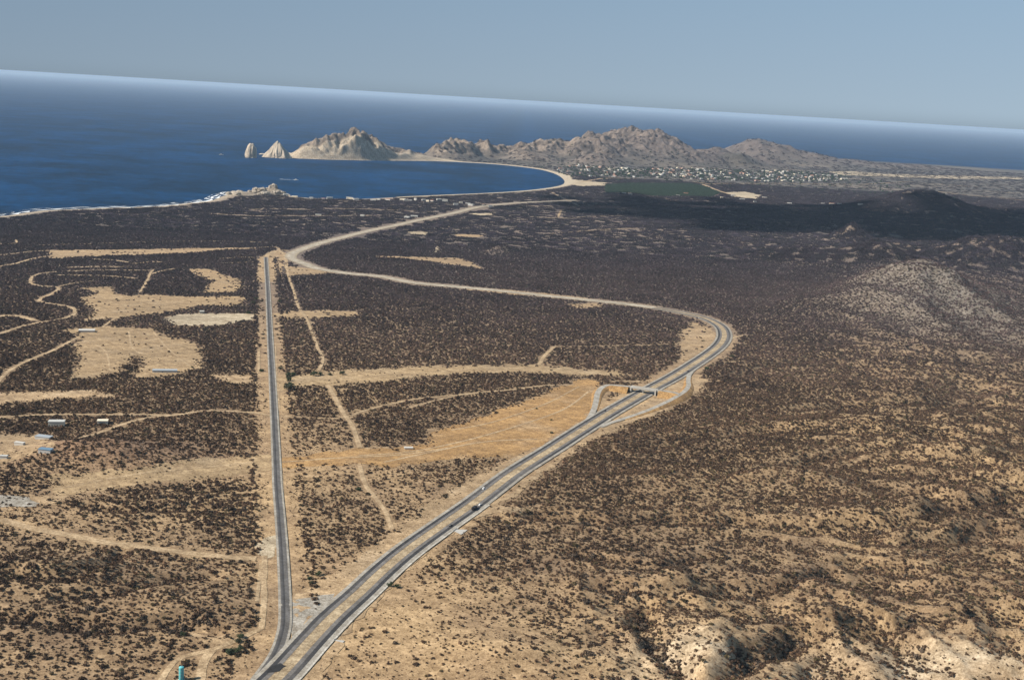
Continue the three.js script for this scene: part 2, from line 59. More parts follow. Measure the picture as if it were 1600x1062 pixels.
const TREES = [[-323.6,-1633,6],[-317.9,-1642.1,5],[-317.3,-1606.6,5],[-308.6,-1558.9,8],[-308.9,-1573.8,7],[-288.2,-1644.4,6],[-279.8,-1650.3,5],[-266.2,-1653.6,4],[-249.5,-1661.9,5],[-343.2,-1672.8,5],[-367.9,-1655.2,5],[-508.1,-2205,7],[-513.7,-2256.4,6],[-492.4,-2101.7,6],[-465.1,-2243.9,5],[-485.5,-2160.4,4],[-193.2,-777.7,5],[-187.7,-780.3,5],[-191.6,-802.2,4],[-191.5,-795.7,4],[-91.2,-911.9,4],[-84.5,-910.1,4],[320.7,-1834.1,6],[379.4,-1935.9,6],[-234.5,-800.2,4],[-160.8,-918.2,4],[-154.7,-927,5],[-157,-909.1,4],[-152.3,-1154.2,5],[-469.1,-1650.8,4],[23,-1519.5,2],[57.3,-1409.2,4],[57.8,-1470.1,3],[38.8,-1526.4,3]];
const CARS = [[280.9,-1810.1],[134.1,-1534.3],[-27,-1113],[-22.3,-1126.2],[-49.1,-1061],[-13.2,-1177.1]];
const TANK = [-216.6,-735.7];
const BOATS = [[-1062.4,-5459.8],[-1832.4,-7061.9]];
const PATCH = [-154.7,-756.2];
const SHEDS = [[-706.4,-1867.4,26.1,0.251,"w"],[-499.6,-1617.6,33.8,0.221,"b"],[-573.5,-2080.3,9.1,0.301,"w"],[-539.4,-1324.8,17.5,0.20199999999999999,"w"],[-491,-1344,11.9,0.212,"t"],[-528.7,-1261.5,19.3,-0.177,"b"],[-499.6,-1196,11.9,-0.126,"b"],[-543.8,-1232,11.1,-0.17300000000000001,"w"],[-541.4,-1186.1,6.8,0.044000000000000004,"w"],[-115.2,-1310.4,10.7,0.179,"w"]];
const COAST_HOUSES = [[-938.1,-4616.4],[-898.1,-4595.7],[-818.5,-4523.3],[-776.2,-4554.4],[-753.6,-4571],[-697.2,-4668],[-682.9,-4659.1],[-653,-4595],[-586.1,-4609.8],[-566.5,-4637.2],[-532.9,-4658.6],[-477.2,-4694],[-463.4,-4686.7],[-444.8,-4682.7],[-428.1,-4726.6],[-393.3,-4717.7],[-375.7,-4696],[-359.7,-4723.5],[-334.5,-4772.2],[-308.5,-4741],[-254.6,-4588.1],[-239.9,-4691],[-210.6,-4676.9],[-195.2,-4625.5],[-146.6,-4628.6],[-117.1,-4589.6],[-681.7,-3905.9],[-539.1,-3960],[-388,-3992.6],[-368.1,-4040.5],[1486.4,-5694.6],[1516.7,-5643.9],[1533.9,-5570.6],[1586.9,-5406.4],[1316.3,-5663.9],[1141,-5632.1],[1257.5,-5975.1],[787.7,-5789.5],[848.5,-5953.3],[540.6,-5710.1],[512.7,-5753.9],[1010.8,-5821.7],[1102.5,-5760.7],[1100.1,-5999.6]];
const STACKS = [[-1628,-6971],[-1501,-7116]];
const RELIEF = (x, z) => sstep(120, 420, x - 0.28 * (-z - 800)) * sstep(-5200, -3600, z);
// ------------------------------------------------------------------ terrain
const IN = new ImprovedNoise();
const clamp = (v, a, b) => Math.max(a, Math.min(b, v));
const sstep = (a, b, v) => { const t = clamp((v - a) / (b - a), 0, 1); return t * t * (3 - 2 * t); };
const lerp = (a, b, t) => a + (b - a) * t;
const n2 = (x, z, s = 0) => IN.noise(x + 13.7 * s, z - 7.3 * s, 3.1 + s * 1.37);
function fbm(x, z, oct = 4, s = 0) { let a = 1, t = 0, n = 0; for (let i = 0; i < oct; i++) { t += a * n2(x, z, s + i); n += a; a *= 0.5; x *= 2.03; z *= 2.03; } return t / n; }
function ridged(x, z, oct = 4, s = 0) { let a = 1, t = 0, n = 0; for (let i = 0; i < oct; i++) { t += a * (1 - Math.abs(n2(x, z, s + i)) * 2); n += a; a *= 0.5; x *= 2.03; z *= 2.03; } return t / n; }
function inside(poly, x, z) { let c = false; for (let i = 0, j = poly.length - 1; i < poly.length; j = i++) { const [xi, zi] = poly[i], [xj, zj] = poly[j]; if ((zi > z) !== (zj > z) && x < (xj - xi) * (z - zi) / (zj - zi) + xi) c = !c; } return c; }
function segDist(x, z, a, b) { const dx = b[0] - a[0], dz = b[1] - a[1], l = dx * dx + dz * dz; const t = l ? clamp(((x - a[0]) * dx + (z - a[1]) * dz) / l, 0, 1) : 0; return Math.hypot(x - a[0] - t * dx, z - a[1] - t * dz); }
function polyDist(poly, x, z, closed = true) { let d = 1e9; for (let i = closed ? 0 : 1; i < poly.length; i++) d = Math.min(d, segDist(x, z, poly[(i + poly.length - 1) % poly.length], poly[i])); return d; }
// signed distance to the shore (positive on land), kept on a 60 m grid
const SD0 = [-9000, -19000], SDS = 60, SDN = [300, 330];
const SDF = new Float32Array(SDN[0] * SDN[1]);
for (let j = 0; j < SDN[1]; j++) for (let i = 0; i < SDN[0]; i++) { const x = SD0[0] + i * SDS, z = SD0[1] + j * SDS; SDF[j * SDN[0] + i] = polyDist(COAST, x, z) * (inside(COAST, x, z) ? 1 : -1); }
function shore(x, z) {
  const u = clamp((x - SD0[0]) / SDS, 0, SDN[0] - 1.001), v = clamp((z - SD0[1]) / SDS, 0, SDN[1] - 1.001), i = Math.floor(u), j = Math.floor(v), a = u - i, b = v - j, k = j * SDN[0] + i;
  return lerp(lerp(SDF[k], SDF[k + 1], a), lerp(SDF[k + SDN[0]], SDF[k + SDN[0] + 1], a), b);
}
function landBase(sd) { return sd < 0 ? Math.max(-14, sd * 0.06) : 3.2 * sstep(0, 70, sd) + Math.min(sd, 3800) * 0.006; }
function height(x, z) {
  const sd = shore(x, z);
  let h = landBase(sd);
  if (sd < -150) return h;
  const land = sstep(10, 260, sd);
  h += land * 2.2 * fbm(x / 340, z / 340, 3, 1);
  // broken hill country east of the highway, stronger towards the high ground south of it
  const e = RELIEF(x, z);
  if (e > 0.001) {
    const wx = x + 60 * n2(x / 260, z / 260, 21), wz = z + 60 * n2(x / 260, z / 260, 22);
    h += e * (ridged((wx * 0.82 + wz * 0.57) / 210, (wz * 0.82 - wx * 0.57) / 150, 4, 5) - 0.45) * 27 + e * 4 * fbm(x / 60, z / 60, 3, 9);
  }
  const b = sstep(30, 150, x) * sstep(-1060, -900, z) * sstep(-500, -640, z); // eroded spurs nearest the viewer
  if (b > 0.001) { const wx = x + 30 * n2(x / 120, z / 120, 61), wz = z + 30 * n2(x / 120, z / 120, 62), q = ridged((wx * 0.9 - wz * 0.35) / 105, (wz * 0.9 + wx * 0.35) / 170, 5, 64); h += b * 24 * (Math.pow(Math.max(0, q), 1.5) - 0.4); }
  for (const [depth, w, x0, x1, z0, z1, P] of GULLIES) if (x > x0 && x < x1 && z > z0 && z < z1) { const d = polyDist(P, x + 9 * n2(x / 34, z / 34, 71), z + 9 * n2(x / 34, z / 34, 72), false) / w; if (d < 3) h -= depth * Math.exp(-d * d) - 0.3 * depth * Math.exp(-(d - 1.9) * (d - 1.9) * 2); }
  let hs = 0, far = 0;
  for (let i = 0; i < HILLS.length; i++) {
    const H = HILLS[i];
    const dx = x - H[0], dz = z - H[1];
    const ca = Math.cos(H[6] || 0), sa = Math.sin(H[6] || 0), ux = (dx * ca + dz * sa) / H[3], uz = (-dx * sa + dz * ca) / H[4];
    const r2 = ux * ux + uz * uz;
    if (r2 > 5) continue;
    const r = Math.sqrt(r2), rough = H[5], w = H[3] * 0.55;
    let f = (i < 25 ? Math.exp(-1.15 * Math.pow(r / 1.15, 2.1)) : Math.exp(-1.4 * Math.pow(r, 1.9))) * (1 - sstep(1.5, 2.2, r));
    if (i >= 25) f *= 1 + rough * 0.55 * (ridged(x / w, z / w, 4, 30) - 0.5) * sstep(0, 0.35, r) + rough * 0.12 * fbm(x / (w * 0.2), z / (w * 0.2), 3, 40);
    const q = Math.max(0, H[2] * f) * sstep(-60, 25, sd + 18 * rough);
    if (i < 25) far += Math.pow(q, 2.2); else hs += q * q * q * q;
  }
  if (far > 0) { // the rocky headland: crags and gullies
    far = Math.pow(far, 1 / 2.2); const k = sstep(2, 60, far) * lerp(1.45, 0.6, sstep(-500, 800, x));
    far *= 1 + k * (0.62 * (ridged(x / 210, z / 210, 5, 30) - 0.66) + 0.24 * fbm(x / 46, z / 46, 3, 33));
  }
  return h + Math.sqrt(Math.sqrt(hs)) + Math.max(0, far);
}
// ------------------------------------------------------------------ helpers
let seed = 20871;
const rnd = () => { seed = (seed * 1664525 + 1013904223) >>> 0; return seed / 4294967296; };
const rr = (a, b) => a + (b - a) * rnd();
const taken = new Map();
function numbered(n) { const k = taken.get(n) || 0; taken.set(n, k + 1); return k ? n + '_' + String(k).padStart(3, '0') : n; }
function tag(o, label, category, group, kind) { if (label) o.userData.label = label; if (category) o.userData.category = category; if (group) o.userData.group = group; if (kind) o.userData.kind = kind; return o; }
function put(o) { o.traverse(c => { if (c.isMesh) { c.castShadow = true; c.receiveShadow = true; } }); scene.add(o); return o; }
function mesh(name, geo, mat, parent) { const m = new THREE.Mesh(geo, mat); m.castShadow = m.receiveShadow = true; if (parent) { m.name = name; parent.add(m); } else { m.name = numbered(name); scene.add(m); } return m; }
function group(name, x, y, z, turn = 0) { const g = new THREE.Group(); g.name = numbered(name); g.position.set(x, y, z); g.rotation.y = turn; scene.add(g); return g; }
function structure(o) { o.userData.kind = 'structure'; return o; }
function geoFrom(pos, idx, uv, col) {
  const g = new THREE.BufferGeometry();
  g.setAttribute('position', new THREE.Float32BufferAttribute(pos, 3));
  if (uv) g.setAttribute('uv', new THREE.Float32BufferAttribute(uv, 2));
  if (col) g.setAttribute('color', new THREE.Float32BufferAttribute(col, 3));
  g.setIndex(idx); g.computeVertexNormals(); return g;
}
// grain of bare earth: fine speckle over soft patches; multiplies the earth's own colour
function grainTexture(size, cells, contrast, s) {
  const d = new Uint8Array(size * size * 4), f = (x, y, n, k) => { // tiling value noise
    const xi = Math.floor(x), yi = Math.floor(y), u = x - xi, v = y - yi, h = (a, b) => { let q = ((a % n + n) % n) * 374761393 + ((b % n + n) % n) * 668265263 + k * 69069; q = (q ^ (q >>> 13)) * 1274126177; q = q ^ (q >>> 16); return ((q >>> 0) % 65536) / 65536; };
    const uu = u * u * (3 - 2 * u), vv = v * v * (3 - 2 * v);
    return lerp(lerp(h(xi, yi), h(xi + 1, yi), uu), lerp(h(xi, yi + 1), h(xi + 1, yi + 1), uu), vv);
  };
  for (let j = 0; j < size; j++) for (let i = 0; i < size; i++) {
    let v = 0, a = 0; for (const [c, w] of cells) { v += w * f(i / size * c, j / size * c, c, s + c); a += w; }
    v = clamp(0.5 + (v / a - 0.5) * contrast, 0, 1); const o = (j * size + i) * 4;
    d[o] = 255 * lerp(0.62, 1, v); d[o + 1] = 255 * lerp(0.59, 1, v); d[o + 2] = 255 * lerp(0.55, 1, v); d[o + 3] = 255;
  }
  const t = new THREE.DataTexture(d, size, size); t.wrapS = t.wrapT = THREE.RepeatWrapping; t.magFilter = THREE.LinearFilter; t.minFilter = THREE.LinearMipmapLinearFilter; t.generateMipmaps = true; t.colorSpace = THREE.SRGBColorSpace; t.needsUpdate = true; return t;
}
const earthGrain = grainTexture(1024, [[7, 1.0], [23, 1.0], [61, 1.1], [173, 1.2], [420, 1.0]], 2.6, 11);
const roadGrain = grainTexture(512, [[5, 0.8], [19, 1], [90, 1], [240, 0.8]], 1.5, 5);
const C = (r, g, b) => new THREE.Color().setRGB(r, g, b);
const std = (r, g, b, rough = 0.9, extra = {}) => new THREE.MeshStandardMaterial({ color: C(r, g, b), roughness: rough, ...extra });
const M = {
  ground: new THREE.MeshStandardMaterial({ vertexColors: true, map: earthGrain, roughness: 1 }),
  earth: new THREE.MeshStandardMaterial({ vertexColors: true, map: earthGrain, roughness: 1 }),
  road: new THREE.MeshStandardMaterial({ vertexColors: true, map: roadGrain, roughness: 0.85 }),
  concrete: std(0.38, 0.365, 0.335, 0.85), 
  white: std(0.48, 0.46, 0.42, 0.7), cream: std(0.66, 0.58, 0.45, 0.8), pink: std(0.5, 0.33, 0.26, 0.8), tile: std(0.36, 0.13, 0.07, 0.8), grey: std(0.4, 0.39, 0.37, 0.8), pale: std(0.42, 0.42, 0.40, 0.7),
  blue: std(0.11, 0.19, 0.27, 0.7), steel: std(0.28, 0.31, 0.34, 0.7), teal: std(0.1, 0.42, 0.45, 0.5), dark: std(0.02, 0.022, 0.025, 0.3), rubber: std(0.015, 0.015, 0.015, 0.9),
  bark: std(0.12, 0.085, 0.06, 1),
};
const EARTH = { tan: [0.47, 0.335, 0.195], golf: [0.43, 0.305, 0.17], graded: [0.43, 0.26, 0.105], wash: [0.46, 0.33, 0.185], pale: [0.56, 0.47, 0.335], grey: [0.40, 0.375, 0.33], track: [0.52, 0.385, 0.235], sand: [0.62, 0.53, 0.40] };

// ------------------------------------------------------------------ smooth lines
function smooth(pts, step) {
  const c = new THREE.CatmullRomCurve3(pts.map(p => new THREE.Vector3(p[0], p[2] || 0, p[1])), false, 'centripetal');
  const n = Math.max(2, Math.round(c.getLength() / step)), out = [];
  c.arcLengthDivisions = 600; c.updateArcLengths();
  for (let i = 0; i <= n; i++) { const p = c.getPointAt(i / n); out.push([p.x, p.z, p.y]); }
  return out;
}
function normals(L) { return L.map((p, i) => { const a = L[Math.max(0, i - 1)], b = L[Math.min(L.length - 1, i + 1)], dx = b[0] - a[0], dz = b[1] - a[1], l = Math.hypot(dx, dz) || 1; return [-dz / l, dx / l]; }); } // points right of the direction of travel
// strips across a line: columns = [offset, lift, [r,g,b]]; a pair of columns bounds each strip
function ribbon(L, columns, opt = {}) {
  const N = normals(L), pos = [], idx = [], uv = [], col = [], m = columns.length; let run = 0;
  L.forEach((p, i) => {
    if (i) run += Math.hypot(p[0] - L[i - 1][0], p[1] - L[i - 1][1]);
    columns.forEach(([o, lift, c], k) => {
      const off = typeof o === 'function' ? o(run, i) : o, x = p[0] + N[i][0] * off, z = p[1] + N[i][1] * off;
      const y = (opt.level ? height(p[0], p[1]) : height(x, z)) + lift + (p[2] || 0) * (opt.rise ? 1 : 0);
      pos.push(x, Math.max(y, opt.floor ?? -99), z); uv.push(x / (opt.tile || 60), z / (opt.tile || 60));
      const q = typeof c === 'function' ? c(run, i) : c; col.push(...q);
    });
    if (i) for (let k = 0; k < m - 1; k++) { const a = (i - 1) * m + k, b = i * m + k; idx.push(a, b, a + 1, b, b + 1, a + 1); }
  });
  // make the strip face up
  const g = geoFrom(pos, idx, uv, col), nn = g.attributes.normal; let s = 0; for (let i = 0; i < nn.count; i++) s += nn.getY(i);
  if (s < 0) { for (let i = 0; i < idx.length; i += 3) { const t = idx[i + 1]; idx[i + 1] = idx[i + 2]; idx[i + 2] = t; } g.setIndex(idx); g.computeVertexNormals(); }
  return g;
}
const HW = smooth(HIGHWAY, 7), OR = smooth(OLD_ROAD, 7), RW = smooth(RAMP_WEST, 4), RE = smooth(RAMP_EAST, 4);

// ------------------------------------------------------------------ where scrub grows: a 4 m raster over the plain
const G0 = [-3000, -7000], GS = 4, GN = [1800, 1600];
const cover = new Float32Array(GN[0] * GN[1]);
{
  const CN = [GN[0] / 10 + 1, GN[1] / 10 + 1], coarse = new Float32Array(CN[0] * CN[1]);
  for (let j = 0; j < CN[1]; j++) for (let i = 0; i < CN[0]; i++) {
    const x = G0[0] + i * GS * 10, z = G0[1] + j * GS * 10; let w = 0, v = 0;
    for (const [a, b, d] of COVER) { const k = 1 / Math.pow(((x - a) ** 2 + ((z - b) * 0.6) ** 2) / (z * z) + 2e-5, 1.6); w += k; v += k * d; }
    coarse[j * CN[0] + i] = v / w;
  }
  for (let j = 0; j < GN[1]; j++) for (let i = 0; i < GN[0]; i++) {
    const a = i / 10, b = j / 10, p = Math.floor(a), q = Math.floor(b), k = q * CN[0] + p;
    cover[j * GN[0] + i] = lerp(lerp(coarse[k], coarse[k + 1], a - p), lerp(coarse[k + CN[0]], coarse[k + CN[0] + 1], a - p), b - q);
  }
}
const cell = (x, z) => { const i = Math.floor((x - G0[0]) / GS), j = Math.floor((z - G0[1]) / GS); return i < 0 || j < 0 || i >= GN[0] || j >= GN[1] ? -1 : j * GN[0] + i; };
function wipeLine(L, r, v = 0, left = r) { const N = normals(L); L.forEach((p, i) => { for (let o = -left; o <= r; o += 2) for (let s = -4; s <= 4; s += 4) { const x = p[0] + N[i][0] * o + N[i][1] * -s, z = p[1] + N[i][1] * o + N[i][0] * s, k = cell(x, z); if (k >= 0) cover[k] = Math.min(cover[k], v); } }); }
function wipePoly(P, v = 0) {
  let a = 1e9, b = -1e9, c = 1e9, d = -1e9; for (const [x, z] of P) { a = Math.min(a, x); b = Math.max(b, x); c = Math.min(c, z); d = Math.max(d, z); }
  for (let z = c; z <= d; z += GS) for (let x = a; x <= b; x += GS) { const k = cell(x, z); if (k >= 0 && inside(P, x, z)) cover[k] = v; }
}
for (const [depth, w, , , , , P] of GULLIES) { // scrub crowds the drainage lines
  const L = smooth(P, 4), N = normals(L); L.forEach((p, i) => { for (let o = -w; o <= w; o += 2.5) { const k = cell(p[0] + N[i][0] * o, p[1] + N[i][1] * o); if (k >= 0) cover[k] = Math.max(cover[k], 0.97); } });
}
wipeLine(OR, 23, 0.30); wipeLine(OR, 14, 0.10); wipeLine(OR, 7, 0);
wipeLine(HW, 24, 0.04); wipeLine(HW, 19, 0);

// ------------------------------------------------------------------ ground: one sheet, finer where the view lies
const hillOf = (x, z) => { let w = 0; for (let i = 0; i < 25; i++) { const H = HILLS[i], r = Math.hypot((x - H[0]) / H[3], (z - H[1]) / H[4]); w = Math.max(w, 1 - sstep(0.7, 1.7, r)); } return w; };
function soil(x, z, h, out) {
  const sd = shore(x, z), a = fbm(x / 220, z / 220, 3, 50), b = fbm(x / 45, z / 45, 3, 60);
  const t = clamp(0.5 + a * 0.9 + b * 0.7, 0, 1);
  let r = lerp(0.34, 0.55, t), g = lerp(0.23, 0.385, t), bl = lerp(0.13, 0.205, t);
  const far = sstep(-1500, -3000, z);                         // the plain's litter-strewn, browner earth starts past the washes
  r = lerp(r, lerp(0.17, 0.27, t), far); g = lerp(g, lerp(0.135, 0.21, t), far); bl = lerp(bl, lerp(0.115, 0.17, t), far);
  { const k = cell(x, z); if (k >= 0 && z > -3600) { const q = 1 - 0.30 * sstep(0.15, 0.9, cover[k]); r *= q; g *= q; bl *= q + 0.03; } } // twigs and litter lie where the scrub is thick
  const chalk = Math.max(Math.exp(-(((x - 340) / 110) ** 2 + ((z + 800) / 32) ** 2)), Math.exp(-(((x - 145) / 45) ** 2 + ((z + 800) / 40) ** 2))) * clamp(0.7 + b, 0, 1); // pale weathered ground on the near spurs
  r = lerp(r, 0.56, chalk); g = lerp(g, 0.46, chalk); bl = lerp(bl, 0.33, chalk);
  const stony = Math.exp(-(((x - 960) / 260) ** 2 + ((z + 2500) / 330) ** 2)); // grey stony slopes of the rounded hill
  r = lerp(r, 0.21, stony); g = lerp(g, 0.185, stony); bl = lerp(bl, 0.16, stony);
  const red = Math.exp(-(((x + 440) / 120) ** 2 + ((z + 1230) / 70) ** 2));
  r = lerp(r, 0.27, red * 0.8); g = lerp(g, 0.16, red * 0.8); bl = lerp(bl, 0.10, red * 0.8);
  if (z < -6200) {
    const k = hillOf(x, z), plain = sstep(-6200, -7000, z), p = clamp(0.5 + 1.6 * fbm(x / 900, z / 260, 4, 70), 0, 1);
    r = lerp(r, lerp(0.085, 0.22, p * p), plain); g = lerp(g, lerp(0.08, 0.185, p * p), plain); bl = lerp(bl, lerp(0.075, 0.15, p * p), plain);
    if (k > 0) {
      const granite = 1 - sstep(-200, 1300, x + 0.3 * (z + 9000)), q = clamp(0.42 + 1.2 * fbm(x / 70, z / 70, 4, 80) + 0.9 * fbm(x / 24, z / 24, 3, 85), 0, 1);
      const R = lerp(lerp(0.125, 0.225, q), lerp(0.13, 0.40, q), granite), Gn = lerp(lerp(0.105, 0.185, q), lerp(0.105, 0.325, q), granite), B = lerp(lerp(0.10, 0.17, q), lerp(0.088, 0.26, q), granite);
      r = lerp(r, R, k); g = lerp(g, Gn, k); bl = lerp(bl, B, k);
    }
  }
  if (z < -4000 && z > -6000) for (const H of HILLS) if (H[5] >= 1 && Math.hypot(x - H[0], z - H[1]) < 90) { const q = 0.85 + 0.5 * b; r = 0.36 * q; g = 0.31 * q; bl = 0.25 * q; } // bare rock of the point
  const beach = 1 - sstep(15, 55, sd); // sand and surf-worn rock along the shore
  if (beach > 0) { r = lerp(r, 0.5, beach); g = lerp(g, 0.42, beach); bl = lerp(bl, 0.32, beach); }
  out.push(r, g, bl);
}
{
  const pos = [], uv = [], col = [], nor = [], idx = []; const NC = 32;
  const want = (cx, cz, s) => {
    const zn = Math.abs(Math.min(cz + s / 2, -1)), dx = Math.max(0, Math.abs(cx) - s / 2), dz = Math.max(0, Math.abs(cz) - s / 2), d = Math.hypot(dx, dz);
    if (cz - s / 2 > -500) return 130;
    const out = dx > 0.56 * (zn + s) + 120;
    if (!out && cx + s / 2 > -1800 && cx - s / 2 < 1500 && cz - s / 2 > -10600 && cz + s / 2 < -6400 && cx - s / 2 < 1500 - 0.2 * (cz + 8000)) return 8;
    const c = d < 1500 ? 4 : d < 3000 ? 8 : d < 6200 ? 16 : 34;
    return out ? c * 8 : c;
  };
  const leaf = (cx, cz, s) => {
    const base = pos.length / 3, c = s / NC; let top = -99;
    const hh = []; for (let j = -1; j <= NC + 1; j++) for (let i = -1; i <= NC + 1; i++) { const q = height(cx - s / 2 + i * c, cz - s / 2 + j * c); hh.push(q); if (q > top) top = q; }
    if (top < -8) return;
    const at = (i, j) => hh[(j + 1) * (NC + 3) + i + 1];
    for (let j = 0; j <= NC; j++) for (let i = 0; i <= NC; i++) {
      const x = cx - s / 2 + i * c, z = cz - s / 2 + j * c, h = at(i, j);
      pos.push(x, h, z); uv.push(x / 60, z / 60); soil(x, z, h, col);
      const nx = at(i - 1, j) - at(i + 1, j), nz = at(i, j - 1) - at(i, j + 1), l = Math.hypot(nx, 2 * c, nz); nor.push(nx / l, 2 * c / l, nz / l);
    }
    const W = NC + 1;
    for (let j = 0; j < NC; j++) for (let i = 0; i < NC; i++) { const a = base + j * W + i; idx.push(a, a + W, a + 1, a + 1, a + W, a + W + 1); }
    // an apron under the edge, so that pieces of different fineness leave no gap
    const edge = []; for (let i = 0; i <= NC; i++) edge.push(i); for (let j = 1; j <= NC; j++) edge.push(j * W + NC); for (let i = NC - 1; i >= 0; i--) edge.push(NC * W + i); for (let j = NC - 1; j >= 0; j--) edge.push(j * W);
    const e0 = pos.length / 3;
    for (const k of edge) { const v = (base + k) * 3; pos.push(pos[v], pos[v + 1] - c * 0.5 - 1, pos[v + 2]); nor.push(nor[v], nor[v + 1], nor[v + 2]); col.push(col[v], col[v + 1], col[v + 2]); const u = (base + k) * 2; uv.push(uv[u], uv[u + 1]); }
    for (let k = 0; k < edge.length - 1; k++) { const a = base + edge[k], b = base + edge[k + 1], p = e0 + k, q = p + 1; idx.push(a, b, p, b, q, p); }
  };
  const split = (cx, cz, s) => { if (s / NC > want(cx, cz, s) * 1.01 && s > 100) { const h = s / 4; for (const [a, b] of [[-h, -h], [h, -h], [-h, h], [h, h]]) split(cx + a, cz + b, s / 2); } else leaf(cx, cz, s); };
  split(0, -8000, 32768);
  const g = new THREE.BufferGeometry();
  g.setAttribute('position', new THREE.Float32BufferAttribute(pos, 3)); g.setAttribute('normal', new THREE.Float32BufferAttribute(nor, 3)); g.setAttribute('uv', new THREE.Float32BufferAttribute(uv, 2)); g.setAttribute('color', new THREE.Float32BufferAttribute(col, 3)); g.setIndex(idx);
  structure(tag(mesh('desert_ground', g, M.ground), 'dry tan desert plain with hills, running down to the sea', 'ground'));
  console.log('ground triangles', idx.length / 3);
}

// ------------------------------------------------------------------ sea
{
  const water = grainTexture(512, [[9, 1.2], [27, 1], [80, 1], [200, 0.8]], 1.8, 77);
  const g = new THREE.CircleGeometry(160000, 256); g.rotateX(-Math.PI / 2);   // as far as the curve of the earth lets one see
  const u = g.attributes.uv; for (let i = 0; i < u.count; i++) u.setXY(i, u.getX(i) * 320000 / 2600, u.getY(i) * 320000 / 2600);
  const m = new THREE.MeshPhysicalMaterial({ color: C(0.003, 0.042, 0.125), roughness: 0.6, ior: 1.33, specularIntensity: 0.15, map: water });
  structure(tag(mesh('sea', g, m), 'deep blue sea around the bay and out to the horizon', 'sea'));
}

// ------------------------------------------------------------------ bare earth: washes, graded land, clearings, dirt tracks
function ragged(P, step, amp, s) {
  const out = [], n = P.length;
  for (let i = 0; i < n; i++) { const a = P[i], b = P[(i + 1) % n], l = Math.hypot(b[0] - a[0], b[1] - a[1]), k = Math.max(1, Math.round(l / step)); for (let t = 0; t < k; t++) out.push([lerp(a[0], b[0], t / k), lerp(a[1], b[1], t / k)]); }
  return out.map(([x, z]) => [x + amp * fbm(x / 22, z / 22, 3, s) * 2, z + amp * fbm(x / 22, z / 22, 3, s + 9) * 2.6]);
}
function sheet(P, lift, edge, colour) {
  let g = new THREE.ShapeGeometry(new THREE.Shape(P.map(([x, z]) => new THREE.Vector2(x, -z))));
  g = new TessellateModifier(edge, 9).modify(g.toNonIndexed());
  const p = g.attributes.position, pos = [], uv = [], col = [], idx = [];
  for (let i = 0; i < p.count; i++) { const x = p.getX(i), z = -p.getY(i); pos.push(x, height(x, z) + lift, z); uv.push(x / 60, z / 60); const wx = x + 40 * n2(x / 90, z / 90, 88), wz = z + 40 * n2(x / 90, z / 90, 89), t = 1 + 0.30 * fbm(wx / 70, wz / 34, 4, 90) + 0.30 * fbm(x / 150, z / 150, 2, 95), w = 0.35 * sstep(0.0, 0.5, fbm(wx / 50, wz / 50, 3, 97)); col.push(lerp(colour[0], 0.5, w) * t, lerp(colour[1], 0.4, w) * t, lerp(colour[2], 0.28, w) * t); idx.push(i); }
  const out = geoFrom(pos, idx, uv, col), q = out.attributes.normal;
  for (let i = 0; i < q.count; i++) { const x = pos[i * 3], z = pos[i * 3 + 2], e = 4, nx = height(x - e, z) - height(x + e, z), nz = height(x, z - e) - height(x, z + e), l = Math.hypot(nx, 2 * e, nz); q.setXYZ(i, nx / l, 2 * e / l, nz / l); }
  return out;
}
const NAMES = { wash: ['dry_wash', 'flat sandy dry wash crossing the scrub'], graded: ['graded_land', 'golden brown graded earth beside the highway'], grey: ['gravel_patch', 'grey gravel patch on bare earth'], tan: ['dirt_clearing', 'bare tan earth cleared of scrub'], pale: ['dirt_clearing', 'pale cleared strip of bare earth'], golf: ['cleared_field', 'golden field cleared of scrub'], orchard: ['orchard_ground', 'dark earth under the green orchard'] };
let ORCHARD = null;
CLEARINGS.forEach(([kind, P], i) => {
  const far = Math.abs(P[0][1]), R = ragged(P, 4 + far * 0.002, 4.5 + far * 0.0018, i);
  wipePoly(R, kind === 'golf' || kind === 'wash' || kind === 'tan' ? 0.018 : 0.0005);
  if (kind === 'orchard') { ORCHARD = P; return; }
  structure(tag(mesh(NAMES[kind][0], sheet(R, 0.06 + i * 0.006 + far * 5e-5, 9 + far * 0.004, EARTH[kind]), M.earth), NAMES[kind][1], 'clearing'));
});
{ // scrub thins out towards an opening, and islands of regrowth stand in it
  for (let k = 0; k < cover.length; k++) if (cover[k] > 0.001 && cover[k] < 0.02) { const x = G0[0] + (k % GN[0]) * GS, z = G0[1] + Math.floor(k / GN[0]) * GS; cover[k] += 0.3 * sstep(0.24, 0.4, fbm(x / 42, z / 30, 3, 105)); }
  const tmp = new Float32Array(cover.length), W = GN[0];
  for (let k = 2; k < cover.length - 2; k++) tmp[k] = (cover[k - 2] + cover[k - 1] + cover[k] + cover[k + 1] + cover[k + 2]) / 5;
  for (let k = 2 * W; k < cover.length - 2 * W; k++) cover[k] = (tmp[k - 2 * W] + tmp[k - W] + tmp[k] + tmp[k + W] + tmp[k + 2 * W]) / 5;
  wipeLine(OR, 23, 0.30); wipeLine(OR, 14, 0.10); wipeLine(OR, 7, 0); wipeLine(HW, 24, 0.04); wipeLine(HW, 18, 0);
}
